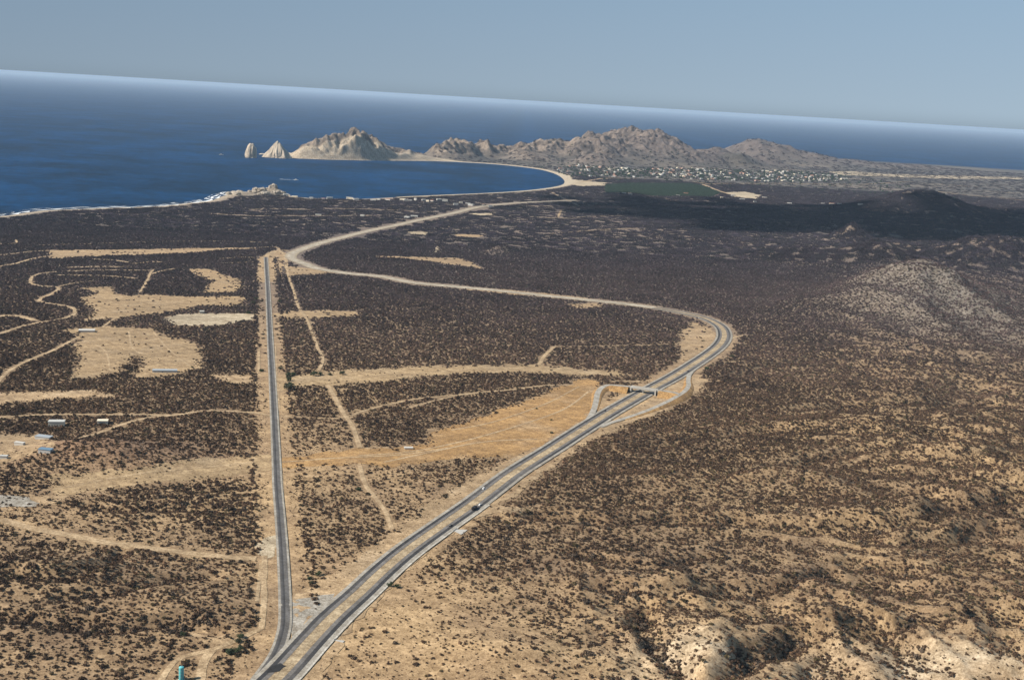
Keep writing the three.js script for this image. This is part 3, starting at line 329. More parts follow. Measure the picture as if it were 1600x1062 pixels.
TRACKS.forEach(([w, P], i) => {
  const far = Math.abs(P[0][1]), L = smooth(P, 6 + far * 0.003), c = EARTH.track, h = w / 2;
  wipeLine(L, h + 1, 0);
  const tint = (run, k) => { const t = 1 + 0.25 * fbm(run / 30, i, 2, 4); return [c[0] * t, c[1] * t, c[2] * t]; };
  structure(tag(mesh('dirt_track', ribbon(L, [[(r) => -h * (1 + 0.5 * fbm(r / 18, i * 3.1, 3, 1)), 0.1 + far * 1.5e-4, tint], [0, 0.16 + far * 1.5e-4, tint], [(r) => h * (1 + 0.5 * fbm(r / 18, i * 3.1, 3, 2)), 0.1 + far * 1.5e-4, tint]]), M.earth), 'narrow pale dirt track through the scrub', 'track'));
});

// ------------------------------------------------------------------ beach and surf
{
  const bay = smooth(COAST.slice(13, 27), 30), sand = EARTH.sand, s2 = [0.6, 0.5, 0.36];
  const wide = (run, i) => { const p = bay[i]; return 26 + 80 * Math.exp(-(((p[0] - 240) / 160) ** 2 + ((p[1] + 6700) / 330) ** 2)); };
  const side = normals(bay)[10], inn = shore(bay[10][0] + side[0] * 40, bay[10][1] + side[1] * 40) > 0 ? 1 : -1;
  structure(tag(mesh('beach', ribbon(bay, [[-10 * inn, 0.5, sand], [(r, i) => inn * wide(r, i) * 0.5, 0.9, sand], [(r, i) => inn * wide(r, i), 0.9, s2]], { floor: 0.25 }), M.earth), 'pale sand beach curving round the bay', 'beach'));
  const west = smooth([[-3600, -2600], ...COAST.slice(0, 8)], 14), foam = [];
  const wn = normals(west)[20], win = shore(west[20][0] + wn[0] * 60, west[20][1] + wn[1] * 60) > 0 ? 1 : -1;
  const white = std(0.75, 0.78, 0.8, 0.9);
  for (let k = 0; k < 3; k++) {
    const c = [0.8, 0.8, 0.8];
    foam.push(ribbon(west, [[(r) => -win * (12 + k * 17 + 16 * fbm(r / 60, k * 7, 3, 3)), 0, c], [(r) => -win * (12 + k * 17 + 16 * fbm(r / 60, k * 7, 3, 3) - Math.max(0.2, 30 * (fbm(r / 45, k * 9, 3, 6) + 0.24 - k * 0.12))), 0, c]], { floor: 0.35 + k * 0.1 }));
  }
  for (const f of foam) { const p = f.attributes.position; for (let i = 0; i < p.count; i++) if (p.getY(i) > 1.2) p.setY(i, 0.3); }
  tag(mesh('surf_foam', mergeGeometries(foam), white), 'white surf breaking along the rocky shore', 'surf', null, 'stuff');
}

// ------------------------------------------------------------------ roads
const GREYS = { old: [0.15, 0.145, 0.145], dark: [0.04, 0.04, 0.045], mid: [0.20, 0.19, 0.185], pale: [0.42, 0.395, 0.35], verge: [0.47, 0.36, 0.225] };
const vary = (c, s, a = 0.4) => (run) => { const t = 1 + a * fbm(run / 30, s, 4, s); return [c[0] * t, c[1] * t, c[2] * t]; };
const END = HW.findIndex((p, i) => i > 100 && p[1] < -2380 && p[0] < 300), PAVED = HW.slice(0, END + 1), ROUGH = HW.slice(END);
structure(tag(mesh('gravel_roadbed', ribbon(ROUGH, [[-15, 0.7, vary([0.42, 0.35, 0.25], 1)], [-5, 0.95, vary([0.50, 0.45, 0.37], 2)], [5, 0.95, vary([0.50, 0.45, 0.37], 3)], [15, 0.7, vary([0.42, 0.35, 0.25], 4)]]), M.earth), 'unsealed pale gravel bed where the highway is still being built', 'road'));
structure(tag(mesh('highway_median', ribbon(PAVED, [[-5.2, 0.86, vary(GREYS.verge, 1)], [0, 0.9, vary([0.47, 0.375, 0.245], 2)], [5.2, 0.86, vary(GREYS.verge, 3)]]), M.earth), 'sandy strip between the two carriageways of the highway', 'median'));
for (const s of [-1, 1]) {
  const worn = (run) => { const t = 0.12 + 1.5 * fbm(run / 160, s * 5, 2, 31); return GREYS.dark.map((v, k) => lerp(v, GREYS.mid[k], clamp(t, 0, 0.85))); };
  const inner = (run) => GREYS.mid.map((v) => v * (1 + 0.2 * fbm(run / 90, s * 3, 3, 12)));
  const lanes = [[4.6, 1.0, inner], [8.0, 1.0, inner], [8.3, 1.0, worn], [11.6, 1.0, worn]].map(([o, l, c]) => [s * o, l, c]);
  structure(tag(mesh('highway_carriageway', ribbon(PAVED, lanes, { tile: 24 }), M.road), s < 0 ? 'asphalt carriageway of the highway on the side of the old road' : 'asphalt carriageway of the highway on the side of the hills', 'road'));
  structure(tag(mesh('road_shoulder', ribbon(PAVED, [[s * 11.5, 0.93, vary(GREYS.pale, 7)], [s * 15.2, 0.84, vary(GREYS.pale, 8)]], { tile: 24 }), M.road), s < 0 ? 'pale gravel shoulder of the highway facing the old road' : 'pale gravel shoulder of the highway facing the hills', 'shoulder'));
  if (s > 0) structure(tag(mesh('drain_gutter', ribbon(HW.slice(8, 70), [[15.2, 0.95, [0.62, 0.6, 0.55]], [16.8, 0.95, [0.62, 0.6, 0.55]]], { tile: 24 }), M.road), 'white concrete gutter along the edge of the highway', 'gutter'));
}
structure(tag(mesh('old_road', ribbon(OR, [[-3.4, 0.78, vary(GREYS.old, 4)], [-0.4, 0.8, vary(GREYS.dark, 5)], [0.4, 0.8, vary(GREYS.old, 5)], [3.4, 0.78, vary(GREYS.old, 6)]], { tile: 24 }), M.road), 'straight old asphalt road through the scrub', 'road'));
structure(tag(mesh('road_shoulder', ribbon(OR, [[-5.4, 0.7, vary(GREYS.pale, 7)], [0, 0.72, vary(GREYS.pale, 8)], [5.4, 0.7, vary(GREYS.pale, 9)]], { tile: 24 }), M.road), 'pale gravel edges of the straight old road', 'shoulder'));
// ramps climb on earth banks; the bridge carries them over the highway
const hwDist = (x, z) => polyDist(HW, x, z, false);
function ramp(L, w, label, cutBridge) {
  const h = w / 2, c = vary([0.45, 0.43, 0.39], 3, 0.15), e = vary(EARTH.graded, 5);
  structure(tag(mesh('ramp_road', ribbon(L, [[-h, 0.98, c], [h, 0.98, c]], { rise: true, level: true, tile: 24 }), M.road), label, 'road'));
  // earth banks beside the raised part, left open under the bridge
  const runs = []; let cur = [];
  for (const p of L) { if (p[2] > 0.25 && !(cutBridge && hwDist(p[0], p[1]) < 19)) cur.push(p); else { if (cur.length > 2) runs.push(cur); cur = []; } }
  if (cur.length > 2) runs.push(cur);
  for (const R of runs) {
    const N = normals(R), pos = [], idx = [], uv = [], col = []; const m = 4;
    R.forEach((p, i) => { const y = height(p[0], p[1]) + p[2] + 0.9, out = h + 1.2 + p[2] * 1.6;
      for (const [o, yy] of [[-out, -9], [-h - 0.6, y], [h + 0.6, y], [out, -9]]) { const x = p[0] + N[i][0] * o, z = p[1] + N[i][1] * o; pos.push(x, yy === -9 ? height(x, z) + 0.1 : yy - 0.06, z); uv.push(x / 60, z / 60); col.push(...e(i * 4)); }
      if (i) for (let k = 0; k < m - 1; k++) { const a = (i - 1) * m + k, b = i * m + k; idx.push(a, a + 1, b, b, a + 1, b + 1); } });
    structure(tag(mesh('road_embankment', geoFrom(pos, idx, uv, col), M.earth), 'golden earth bank carrying the ramp up to the bridge', 'embankment'));
  }
  wipeLine(L, w + 6, 0);
}
ramp(RW, 8, 'pale grey ramp curving up from the highway to the bridge', true);
ramp(RE, 7, 'pale grey ramp on the hill side of the bridge', false);
{
  const span = RW.filter(p => p[2] > 4 && hwDist(p[0], p[1]) < 21);
  const a = span[0], b = span[span.length - 1], len = Math.hypot(b[0] - a[0], b[1] - a[1]), turn = Math.atan2(-(b[1] - a[1]), b[0] - a[0]);
  const cx = (a[0] + b[0]) / 2, cz = (a[1] + b[1]) / 2, gy = height(cx, cz), top = (height(a[0], a[1]) + a[2] + height(b[0], b[1]) + b[2]) / 2 + 0.9 - gy;
  const g = tag(group('overpass_bridge', cx, gy, cz, turn), 'concrete bridge carrying the ramp road over the highway', 'bridge');
  mesh('deck', new THREE.BoxGeometry(len + 4, 1.0, 9.4).translate(0, top - 0.55, 0), M.concrete, g);
  for (const s of [-1, 1]) {
    mesh('parapet', new THREE.BoxGeometry(len + 4, 0.95, 0.3).translate(0, top + 0.45, s * 4.5), M.concrete, g);
    mesh('girder', new THREE.BoxGeometry(len + 3, 0.9, 0.7).translate(0, top - 1.5, s * 3), M.concrete, g);
    mesh('abutment', new THREE.BoxGeometry(2, top - 1.1, 9).translate(s * (len / 2 + 0.6), (top - 1.1) / 2, 0), M.concrete, g);
    const p = mesh('pier_cap', new THREE.BoxGeometry(1.4, 0.8, 8.6).translate(s * 0.9, top - 2.3, 0), M.concrete, g); p.position.x = 0;
    mesh('pier', new THREE.CylinderGeometry(0.6, 0.6, top - 2.6, 14).translate(0, (top - 2.6) / 2, s * 2.6), M.concrete, g);
  }
}
// dark repair of the asphalt where the two roads join
structure(tag(mesh('asphalt_patch', sheet(ragged([[PATCH[0] - 4, PATCH[1] + 8], [PATCH[0] + 5, PATCH[1] + 5], [PATCH[0] + 7, PATCH[1] - 4], [PATCH[0] + 3, PATCH[1] - 9], [PATCH[0] - 3, PATCH[1] - 4]], 3, 3, 8), 1.08, 8, [0.018, 0.018, 0.02]), M.road), 'dark asphalt patch where the old road joins the highway', 'road patch'));

// ------------------------------------------------------------------ scrub
const lump = (n, R, H, size, up = 0.35) => {   // a dome of small leaf and twig faces with a few stems
  const pos = [], idx = [], col = [];
  for (let k = 0; k < n; k++) {
    const a = rr(0, 6.283), q = Math.sqrt(rnd()), e = rnd(), y = H * (0.12 + 0.88 * e * Math.sqrt(1 - q * q * 0.75)), r = R * q * (0.8 + 0.3 * Math.sin(a * 3 + R * 9)), s = size * rr(0.6, 1.3);
    const c = new THREE.Vector3(r * Math.cos(a), y, r * Math.sin(a)), u = new THREE.Vector3(rr(-1, 1), rr(-0.5, 0.9), rr(-1, 1)).normalize(), v = new THREE.Vector3(rr(-1, 1), rr(-1, 1) * up, rr(-1, 1)).cross(u).normalize(), b = pos.length / 3;
    for (const [p, t] of [[-1, -0.6], [0.9, -0.4], [0.2, 1]]) { const w = c.clone().addScaledVector(u, p * s).addScaledVector(v, t * s); pos.push(w.x, Math.max(w.y, 0.02), w.z); }
    const t = rr(0.7, 1.3); for (let i = 0; i < 3; i++) col.push(t, t * rr(0.94, 1.02), t * rr(0.9, 1.02)); idx.push(b, b + 1, b + 2);
  }
  for (let k = 0; k < 3; k++) { const a = rr(0, 6.283), x = Math.cos(a) * R * 0.5, z = Math.sin(a) * R * 0.5, b = pos.length / 3; pos.push(-0.06, -0.3, 0, 0.06, -0.3, 0, x, H * 0.75, z); for (let i = 0; i < 3; i++) col.push(0.8, 0.75, 0.7); idx.push(b, b + 1, b + 2); }
  return geoFrom(pos, idx, null, col);
};
const scrubMat = new THREE.MeshStandardMaterial({ color: C(0.088, 0.066, 0.048), roughness: 1, vertexColors: true });
const shrubGeo = [lump(70, 1.5, 1.5, 0.42), lump(60, 1.2, 1.8, 0.40), lump(80, 1.8, 1.3, 0.46), lump(56, 1.0, 1.1, 0.36)];
const tuftGeo = [lump(26, 1.6, 1.5, 0.72), lump(24, 1.4, 1.8, 0.68), lump(28, 1.9, 1.4, 0.75)];
const patchGeo = [0, 1, 2].map(() => { const parts = []; for (let k = 0; k < 30; k++) { const g = lump(9, rr(1.6, 2.6), rr(1.4, 2.6), 1.25); g.translate(rr(-13, 13), -0.2, rr(-13, 13)); parts.push(g); } return mergeGeometries(parts); });
const grow = (x, z) => { const k = cell(x, z); return k < 0 ? 0.9 : cover[k]; };
const hollow = (x, z) => { const e = 22; return clamp((height(x - e, z) + height(x + e, z) + height(x, z - e) + height(x, z + e) - 4 * height(x, z)) / 10, -0.5, 0.6); };
const drop = (x, z) => { // clumping: thickets and openings
  return clamp(0.5 + 1.0 * fbm(x / 70, z / 45, 3, 17) + 0.35 * n2(x / 11, z / 11, 23), 0, 1);
};
const shrubs = [], tufts = [], patches = [];
for (let z = -640; z > -1750; z -= 2.5) for (let x = -900; x < 1150; x += 2.5) {
  if (Math.abs(x) > 0.5 * -z + 60) continue;
  const px = x + rr(-2, 2), pz = z + rr(-2, 2), d = grow(px, pz); if (d <= 0.004) { rnd(); continue; }
  const m = drop(px, pz) + (RELIEF(px, pz) > 0.05 ? 1.1 * hollow(px, pz) : 0); if (rnd() < d * (d > 0.7 ? 0.62 + 0.5 * m : 0.25 + 0.95 * m) * 0.85) shrubs.push([px, pz, (rnd() < 0.02 ? rr(1.5, 2.1) : 0.5 + 1.0 * Math.pow(rnd(), 1.9)) * lerp(0.78, 1.2, d)]);
}
{ // a hedge of scrub has grown along both sides of the old road's strip
  const N = normals(OR); OR.forEach((p, i) => { for (const [o, pr] of [[22, 0.55], [26, 0.4], [-24, 0.6], [-27, 0.6]]) for (let k = 0; k < 2; k++) { const x = p[0] + N[i][0] * (o + rr(-1.5, 1.5)) + rr(-3, 3), z = p[1] + N[i][1] * (o + rr(-1.5, 1.5)) + rr(-3, 3), c = cell(x, z); if (rnd() < pr && c >= 0 && cover[c] > 0.001) (z > -1750 ? shrubs : tufts).push([x, z, rr(0.9, 1.5)]); } });
}
for (let z = -1750; z > -3300; z -= 4.4) for (let x = -1800; x < 2000; x += 4.4) {
  if (Math.abs(x) > 0.5 * -z + 80) continue;
  const px = x + rr(-2.6, 2.6), pz = z + rr(-2.6, 2.6), d = grow(px, pz); if (d <= 0.001) continue;
  const m = drop(px, pz); if (rnd() < d * (d > 0.7 ? 0.7 + 0.45 * m : 0.35 + 0.8 * m) && shore(px, pz) > 25) tufts.push([px, pz, rr(0.8, 1.5) * 1.15]);
}
for (let z = -3300; z > -11500; z -= z > -7000 ? 22 : 34) for (let x = -2400; x < 5600; x += z > -7000 ? 22 : 34) {
  if (Math.abs(x) > 0.52 * -z + 120 || (z < -7000 && rnd() > 0.42)) continue;
  const px = x + rr(-6, 6), pz = z + rr(-6, 6); let d = grow(px, pz); if (shore(px, pz) < 60 || HILLS.some((H, i) => i > 25 && H[5] >= 1 && pz < -4000 && Math.hypot(px - H[0], pz - H[1]) < 75)) continue;
  for (const [a, b] of [[-10, 0], [10, 0], [0, -12], [0, 12]]) d = Math.min(d, grow(px + a, pz + b) + 0.3);
  if (d > 0.35 && rnd() < d * (0.72 + 0.5 * drop(px / 2, pz / 2))) {
    patches.push([px, pz, rr(0.85, 1.25)]);
    const slope = Math.hypot(height(px + 15, pz) - height(px - 15, pz), height(px, pz + 15) - height(px, pz - 15)) / 30;
    if (z > -7000) for (let s = 0.1; s < slope && s < 0.35; s += 0.08) patches.push([px + rr(-9, 9), pz + rr(-9, 9), rr(0.85, 1.25)]);
  }
}
const herbs = [];
for (let z = -640; z > -1500; z -= 2.7) for (let x = -800; x < 800; x += 2.7) {
  if (Math.abs(x) > 0.48 * -z + 40) continue;
  const px = x + rr(-1.6, 1.6), pz = z + rr(-1.6, 1.6), d = grow(px, pz);
  if (d > 0.02 && rnd() < 0.12 + 0.75 * d * clamp(0.5 + 1.5 * fbm(px / 30, pz / 24, 3, 77), 0, 1)) herbs.push([px, pz, rr(0.5, 1.3)]);
}
console.log('scrub', herbs.length, shrubs.length, tufts.length, patches.length);
const tone = new THREE.Color(), dummy = new THREE.Object3D();
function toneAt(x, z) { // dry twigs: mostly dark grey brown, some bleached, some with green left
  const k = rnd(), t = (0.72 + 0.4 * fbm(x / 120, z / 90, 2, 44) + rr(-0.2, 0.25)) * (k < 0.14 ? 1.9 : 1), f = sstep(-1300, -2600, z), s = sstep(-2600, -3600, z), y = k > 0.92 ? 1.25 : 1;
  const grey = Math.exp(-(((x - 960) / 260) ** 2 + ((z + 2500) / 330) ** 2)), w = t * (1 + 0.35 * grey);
  return tone.setRGB(w * lerp(lerp(1.32, 0.84, f), 0.44, s), w * y * lerp(lerp(1.08, 0.80, f), 0.47, s), w * lerp(lerp(0.88, 1.1, f), 0.90, s));  // far tint goes bluer: the haze of distance is put into the colour
}
const UPV = new THREE.Vector3(0, 1, 0), QA = new THREE.Quaternion(), QB = new THREE.Quaternion(), NV = new THREE.Vector3();
function scatter(name, list, geos, label, category, lean) {
  const g = new THREE.Group(); g.name = name; tag(g, label, category, null, 'stuff'); scene.add(g);
  geos.forEach((geo, v) => {
    const sub = list.filter((_, i) => i % geos.length === v), im = new THREE.InstancedMesh(geo, scrubMat, sub.length); im.name = name.replace('desert_', '') + '_mass'; im.userData.kind = 'stuff'; im.castShadow = im.receiveShadow = true;
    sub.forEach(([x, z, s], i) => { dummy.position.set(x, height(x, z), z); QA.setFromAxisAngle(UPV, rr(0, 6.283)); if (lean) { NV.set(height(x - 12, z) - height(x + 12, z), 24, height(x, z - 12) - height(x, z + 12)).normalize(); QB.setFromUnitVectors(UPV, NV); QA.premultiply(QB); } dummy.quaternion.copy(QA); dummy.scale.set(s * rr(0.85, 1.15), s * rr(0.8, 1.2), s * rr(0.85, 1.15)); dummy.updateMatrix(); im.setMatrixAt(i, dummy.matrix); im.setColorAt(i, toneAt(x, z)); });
    g.add(im);
  });
}
// the largest 300 stand as things of their own
const own = shrubs.map((s, i) => [i, s[2] / Math.hypot(s[0], s[1]) * (Math.abs(s[0]) < 0.42 * -s[1] && s[1] < -790 ? 1 : 0.01)]).sort((a, b) => b[1] - a[1]).slice(0, 300).map(a => a[0]);
const ownSet = new Set(own), restShrubs = shrubs.filter((_, i) => !ownSet.has(i));
const scrubTints = [0, 1, 2, 3].map(k => { const m = scrubMat.clone(); m.color.multiplyScalar([0.8, 1, 1.15, 1.3][k]); return m; });
own.forEach((i, k) => { const [x, z, s] = shrubs[i], m = mesh('desert_shrub', shrubGeo[k % 4], scrubTints[(k * 7) % 4]); m.position.set(x, height(x, z), z); m.rotation.y = rr(0, 6.28); m.scale.setScalar(s); tag(m, 'dry brown desert shrub standing apart on tan earth', 'shrub', 'dry shrubs on the foreground slopes'); });
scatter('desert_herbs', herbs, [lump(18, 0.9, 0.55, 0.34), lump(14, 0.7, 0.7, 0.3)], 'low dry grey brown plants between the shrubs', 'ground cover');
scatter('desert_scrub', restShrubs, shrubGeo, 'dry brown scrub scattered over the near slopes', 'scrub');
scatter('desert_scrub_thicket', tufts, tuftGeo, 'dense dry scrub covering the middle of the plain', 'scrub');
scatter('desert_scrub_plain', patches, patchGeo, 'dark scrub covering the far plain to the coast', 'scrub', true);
// ------------------------------------------------------------------ trees
function treeProto(R, H, leaf) {
  const parts = [new THREE.CylinderGeometry(0.10 * R * 0.5, 0.17 * R * 0.5, H * 0.45, 7).translate(0, H * 0.225, 0)];
  for (let k = 0; k < 5; k++) { const a = k * 1.257 + rr(-0.3, 0.3), g = new THREE.CylinderGeometry(0.03 * R, 0.06 * R, H * 0.5, 5).translate(0, H * 0.25, 0); g.rotateZ(rr(0.5, 0.9)); g.rotateY(a); g.translate(0, H * 0.35, 0); parts.push(g); }
  const tp = mergeGeometries(parts), pos = [], idx = [], col = [];
  const blobs = []; for (let k = 0; k < 11; k++) { const a = rr(0, 6.283), q = Math.sqrt(rnd()) * 0.68; blobs.push([Math.cos(a) * q * R, H * rr(0.4, 0.82) - q * H * 0.12, Math.sin(a) * q * R, R * rr(0.28, 0.46)]); }
  for (let k = 0; k < 900; k++) {
    const B = blobs[Math.floor(rnd() * blobs.length)], d = new THREE.Vector3(rr(-1, 1), rr(-0.8, 1), rr(-1, 1)).normalize().multiplyScalar(B[3] * Math.cbrt(rr(0.25, 1))), c = new THREE.Vector3(B[0], B[1], B[2]).add(d), u = new THREE.Vector3(rr(-1, 1), rr(-1, 1), rr(-1, 1)).normalize(), v = new THREE.Vector3(rr(-1, 1), rr(-1, 1), rr(-1, 1)).cross(u).normalize(), s = leaf * rr(0.6, 1.2), b = pos.length / 3;
    for (const [p, t] of [[-1, -0.5], [1, -0.5], [0, 1]]) { const w = c.clone().addScaledVector(u, p * s).addScaledVector(v, t * s); pos.push(w.x, Math.max(0.1, w.y), w.z); }
    const t = rr(0.75, 1.3); for (let i = 0; i < 3; i++) col.push(t, t, t * 0.9); idx.push(b, b + 1, b + 2);
  }
  return [tp, geoFrom(pos, idx, null, col)];
}
const treeKinds = [treeProto(1, 1.15, 0.10), treeProto(1, 1.0, 0.11), treeProto(1, 1.3, 0.10)];
const leafMats = [new THREE.MeshStandardMaterial({ color: C(0.045, 0.06, 0.028), roughness: 1, vertexColors: true }), new THREE.MeshStandardMaterial({ color: C(0.06, 0.058, 0.032), roughness: 1, vertexColors: true })];
TREES.forEach(([x, z, s], i) => {
  const where = i < 5 ? ['dark leafy tree where the sandy wash meets the old road', 'trees at the mouth of the wash'] : i < 9 ? ['dark leafy tree along the upper edge of the sandy wash', 'trees along the wash'] : i < 11 ? ['dark bushy tree beside the straight old road', 'trees beside the old road'] : i < 16 ? ['dark bushy tree at the end of the cleared fields by the old road', 'trees between the fields and the old road'] : i < 20 ? ['dark leafy tree by the fork of the dirt tracks', 'trees by the track fork'] : i < 22 ? ['small dark tree on the bare verge of the highway', 'pair of trees on the highway verge'] : i < 24 ? ['dark tree outside the wide bend of the highway', 'trees at the highway bend'] : i < 30 ? ['small dark tree standing in the thin scrub by the old road', 'trees scattered in thin scrub'] : ['small dark bush standing alone on golden graded earth', 'bushes on the graded earth'];
  const t = tag(group('desert_tree', x, height(x, z), z, rr(0, 6.28)), where[0], 'tree', where[1]);
  { const big = i < 9 ? 1.5 : i < 24 ? 1.25 : 1; t.scale.set(s * 0.62 * big, s * 0.55 * big, s * 0.62 * big); }
  const k = treeKinds[i % 3]; mesh('trunk', k[0], M.bark, t); mesh('crown', k[1], leafMats[i % 4 === 3 ? 1 : 0], t);
});

// ------------------------------------------------------------------ buildings
function house(name, x, z, turn, w, d, h, wall, roof, label, category, grp, opt = {}) {
  const g = tag(group(name, x, height(x, z), z, turn), label, category, grp);
  mesh('wall', new THREE.BoxGeometry(w, h + 1.5, d).translate(0, h / 2 - 0.75, 0), wall, g);
  if (opt.gable) { const s = new THREE.Shape([[-d / 2 - 0.6, 0], [d / 2 + 0.6, 0], [0, d * 0.28]].map(p => new THREE.Vector2(...p))), e = new THREE.ExtrudeGeometry(s, { depth: w + 1, bevelEnabled: false }).rotateY(Math.PI / 2).translate(-w / 2 - 0.5, h, 0); mesh('roof', e, roof, g); }
  else mesh('roof', new THREE.BoxGeometry(w + 0.7, 0.45, d + 0.7).translate(0, h + 0.23, 0), roof, g);
  const n = opt.windows || 0;
  for (let k = 0; k < n; k++) for (let f = 0; f < (opt.floors || 1); f++) mesh('window', new THREE.BoxGeometry(w / n * 0.5, 1.3, 0.12).translate(-w / 2 + w * (k + 0.5) / n, 1.6 + f * 3, d / 2 + 0.05), M.dark, g);
  if (opt.door) mesh('door', new THREE.BoxGeometry(1.1, 2.1, 0.14).translate(w * 0.32, 1.05, d / 2 + 0.06), M.tile, g);
  return g;
}
const SH = SHEDS;
house('white_shed', SH[0][0], SH[0][1], SH[0][3], 25, 12, 3, M.white, M.white, 'long low white roof on the upper cleared field', 'shed');
house('long_shed', SH[1][0], SH[1][1], SH[1][3], 34, 9, 3, M.pale, M.steel, 'long low pale blue shed at the edge of the golden field', 'shed');
house('small_house', SH[2][0], SH[2][1], SH[2][3], 8, 6, 4.5, M.white, M.white, 'small white house on the edge of the pale cleared strip', 'house', null, { windows: 2 });
house('ranch_house', SH[3][0], SH[3][1], SH[3][3], 18, 9, 6, M.cream, M.pale, 'two storey pale house with a row of dark windows in scrub', 'house', null, { windows: 6, floors: 1, door: true });
house('ranch_house', SH[4][0], SH[4][1], SH[4][3], 12, 8, 4.5, M.cream, M.cream, 'small sand coloured house with one dark window in scrub', 'house', null, { windows: 1 });
house('blue_roofed_shed', SH[5][0], SH[5][1], SH[5][3], 18, 8, 3, M.grey, M.steel, 'grey blue roofed shed at the top of the work yard', 'shed');
house('blue_roofed_shed', SH[6][0], SH[6][1], SH[6][3], 14, 7, 3.2, M.grey, M.blue, 'bright blue roofed shed at the low edge of the work yard', 'shed');
house('site_trailer', SH[7][0], SH[7][1], SH[7][3], 11, 4, 3, M.white, M.white, 'white trailer in the middle of the bare work yard', 'trailer');
house('site_trailer', SH[8][0], SH[8][1], SH[8][3], 8, 4, 3, M.white, M.pale, 'short white trailer at the lower corner of the work yard', 'trailer');
house('white_shed', SH[9][0], SH[9][1], SH[9][3], 10, 5, 1.6, M.white, M.white, 'low white slab beside the graded golden earth', 'shed');
COAST_HOUSES.forEach(([x, z], i) => {
  const far = z < -5600, w = far ? rr(14, 26) : rr(10, 24), wall = [M.white, M.cream, M.white, M.grey, M.white][i % 5], word = ['white', 'cream', 'white', 'grey', 'white'][i % 5];
  const place = i < 26 ? ['villa on the shore of the bay', 'houses along the shore'] : i < 30 ? ['house in the scrub behind the shore', 'houses behind the shore'] : ['low building on the plain before the town', 'buildings on the plain before the town'];
  house('coast_house', x, z, rr(-0.5, 0.5), w, w * rr(0.45, 0.7), rr(4, i < 26 ? 10 : 6), wall, i % 7 === 3 ? M.tile : i % 2 ? wall : M.pale, (i % 7 === 3 ? 'red roofed ' : 'flat roofed ') + word + ' ' + place[0], 'house', place[1]);
});
{
  let n = 0; const xs = TOWN.map(p => p[0]), zs = TOWN.map(p => p[1]), x0 = Math.min(...xs), x1 = Math.max(...xs), z0 = Math.min(...zs), z1 = Math.max(...zs), green = [];
  const mats = [[M.white, M.white, 'white'], [M.cream, M.cream, 'cream'], [M.grey, M.pale, 'grey'], [M.pink, M.tile, 'red roofed'], [M.white, M.pale, 'white']];
  for (let k = 0; k < 6000 && n < 270; k++) {
    const x = rr(x0, x1), z = rr(z0, z1); if (!inside(TOWN, x, z) || rnd() > 0.35 + 0.9 * fbm(x / 200, z / 200, 2, 5)) continue; n++;
    const w = rr(9, 24), c = mats[Math.floor(rnd() * 5)];
    house('town_house', x, z, rr(0, 3.1), w, w * rr(0.5, 0.8), rr(4, 9), c[0], c[1], 'small ' + c[2] + ' house of the town at the foot of the hills', 'house', c[2] + ' houses of the town');
  }
  for (let k = 0; k < 3600; k++) { const x = rr(x0 - 150, x1 + 200), z = rr(z0, z1 + 150); if (inside(TOWN, x, z) || (rnd() < 0.12 && shore(x, z) > 60)) green.push([x, z, rr(3.5, 8)]); }
  const stuff = (name, list, label, leafColour = C(0.035, 0.065, 0.035)) => { const im = new THREE.InstancedMesh(treeKinds[1][1], new THREE.MeshStandardMaterial({ color: leafColour, roughness: 1, vertexColors: true }), list.length); list.forEach(([x, z, s], i) => { dummy.position.set(x, height(x, z) - 0.3, z); dummy.rotation.set(0, rr(0, 6.28), 0); dummy.scale.set(s, s * 1.0, s); dummy.updateMatrix(); im.setMatrixAt(i, dummy.matrix); const t = rr(0.7, 1.3); im.setColorAt(i, tone.setRGB(t, t, t)); }); im.name = name; im.castShadow = im.receiveShadow = true; tag(im, label, 'trees', null, 'stuff'); scene.add(im); };
  stuff('town_greenery', green, 'dark green trees filling the streets of the far town');
  const orch = [], ox = ORCHARD.map(p => p[0]), oz = ORCHARD.map(p => p[1]);
  for (let z = Math.min(...oz); z < Math.max(...oz); z += 9) for (let x = Math.min(...ox); x < Math.max(...ox); x += 9) if (inside(ORCHARD, x, z) && rnd() < 0.8) orch.push([x + rr(-1, 1), z + rr(-1, 1), rr(4.2, 5.6)]);
  console.log('town', n, green.length, 'orchard', orch.length);
  stuff('orchard_trees', orch, 'dark green orchard before the far town', C(0.035, 0.062, 0.045));
}

// ------------------------------------------------------------------ rocks off the point
function seaStack(x, z, w, d, h, lean, label) {
  const g = new THREE.IcosahedronGeometry(1, 24), p = g.attributes.position, col = [];
  for (let i = 0; i < p.count; i++) {
    const v = new THREE.Vector3().fromBufferAttribute(p, i), t = clamp((v.y + 0.35) / 1.35, 0, 1), n = fbm(v.x * 2.2 + x, v.z * 2.2 + v.y * 1.4, 4, 3), r = ridged(v.x * 2.6 + x, v.z * 2.6 + v.y * 0.5, 3, 8);
    const taper = lean(t), k = taper * (1 + 0.35 * n + 0.22 * (r - 0.5)), l = Math.hypot(v.x, v.z) || 1e-6, q = Math.min(1, l / Math.sqrt(Math.max(1e-4, 1 - v.y * v.y)));
    p.setXYZ(i, v.x / l * q * w / 2 * k, v.y < -0.35 ? -12 : h * t * (1 + 0.10 * n), v.z / l * q * d / 2 * k);
    const c = 1 + 0.45 * n; col.push(0.40 * c, 0.335 * c, 0.26 * c);
  }
  g.setAttribute('color', new THREE.Float32BufferAttribute(col, 3)); g.computeVertexNormals();
  const m = mesh('sea_stack', g, new THREE.MeshStandardMaterial({ vertexColors: true, roughness: 1 })); m.position.set(x, 0, z); tag(m, label, 'rock'); return m;
}
seaStack(STACKS[0][0], STACKS[0][1], 66, 70, 84, t => Math.pow(1 - t * t, 0.42), 'blunt pale sea stack standing alone off the tip of the headland');
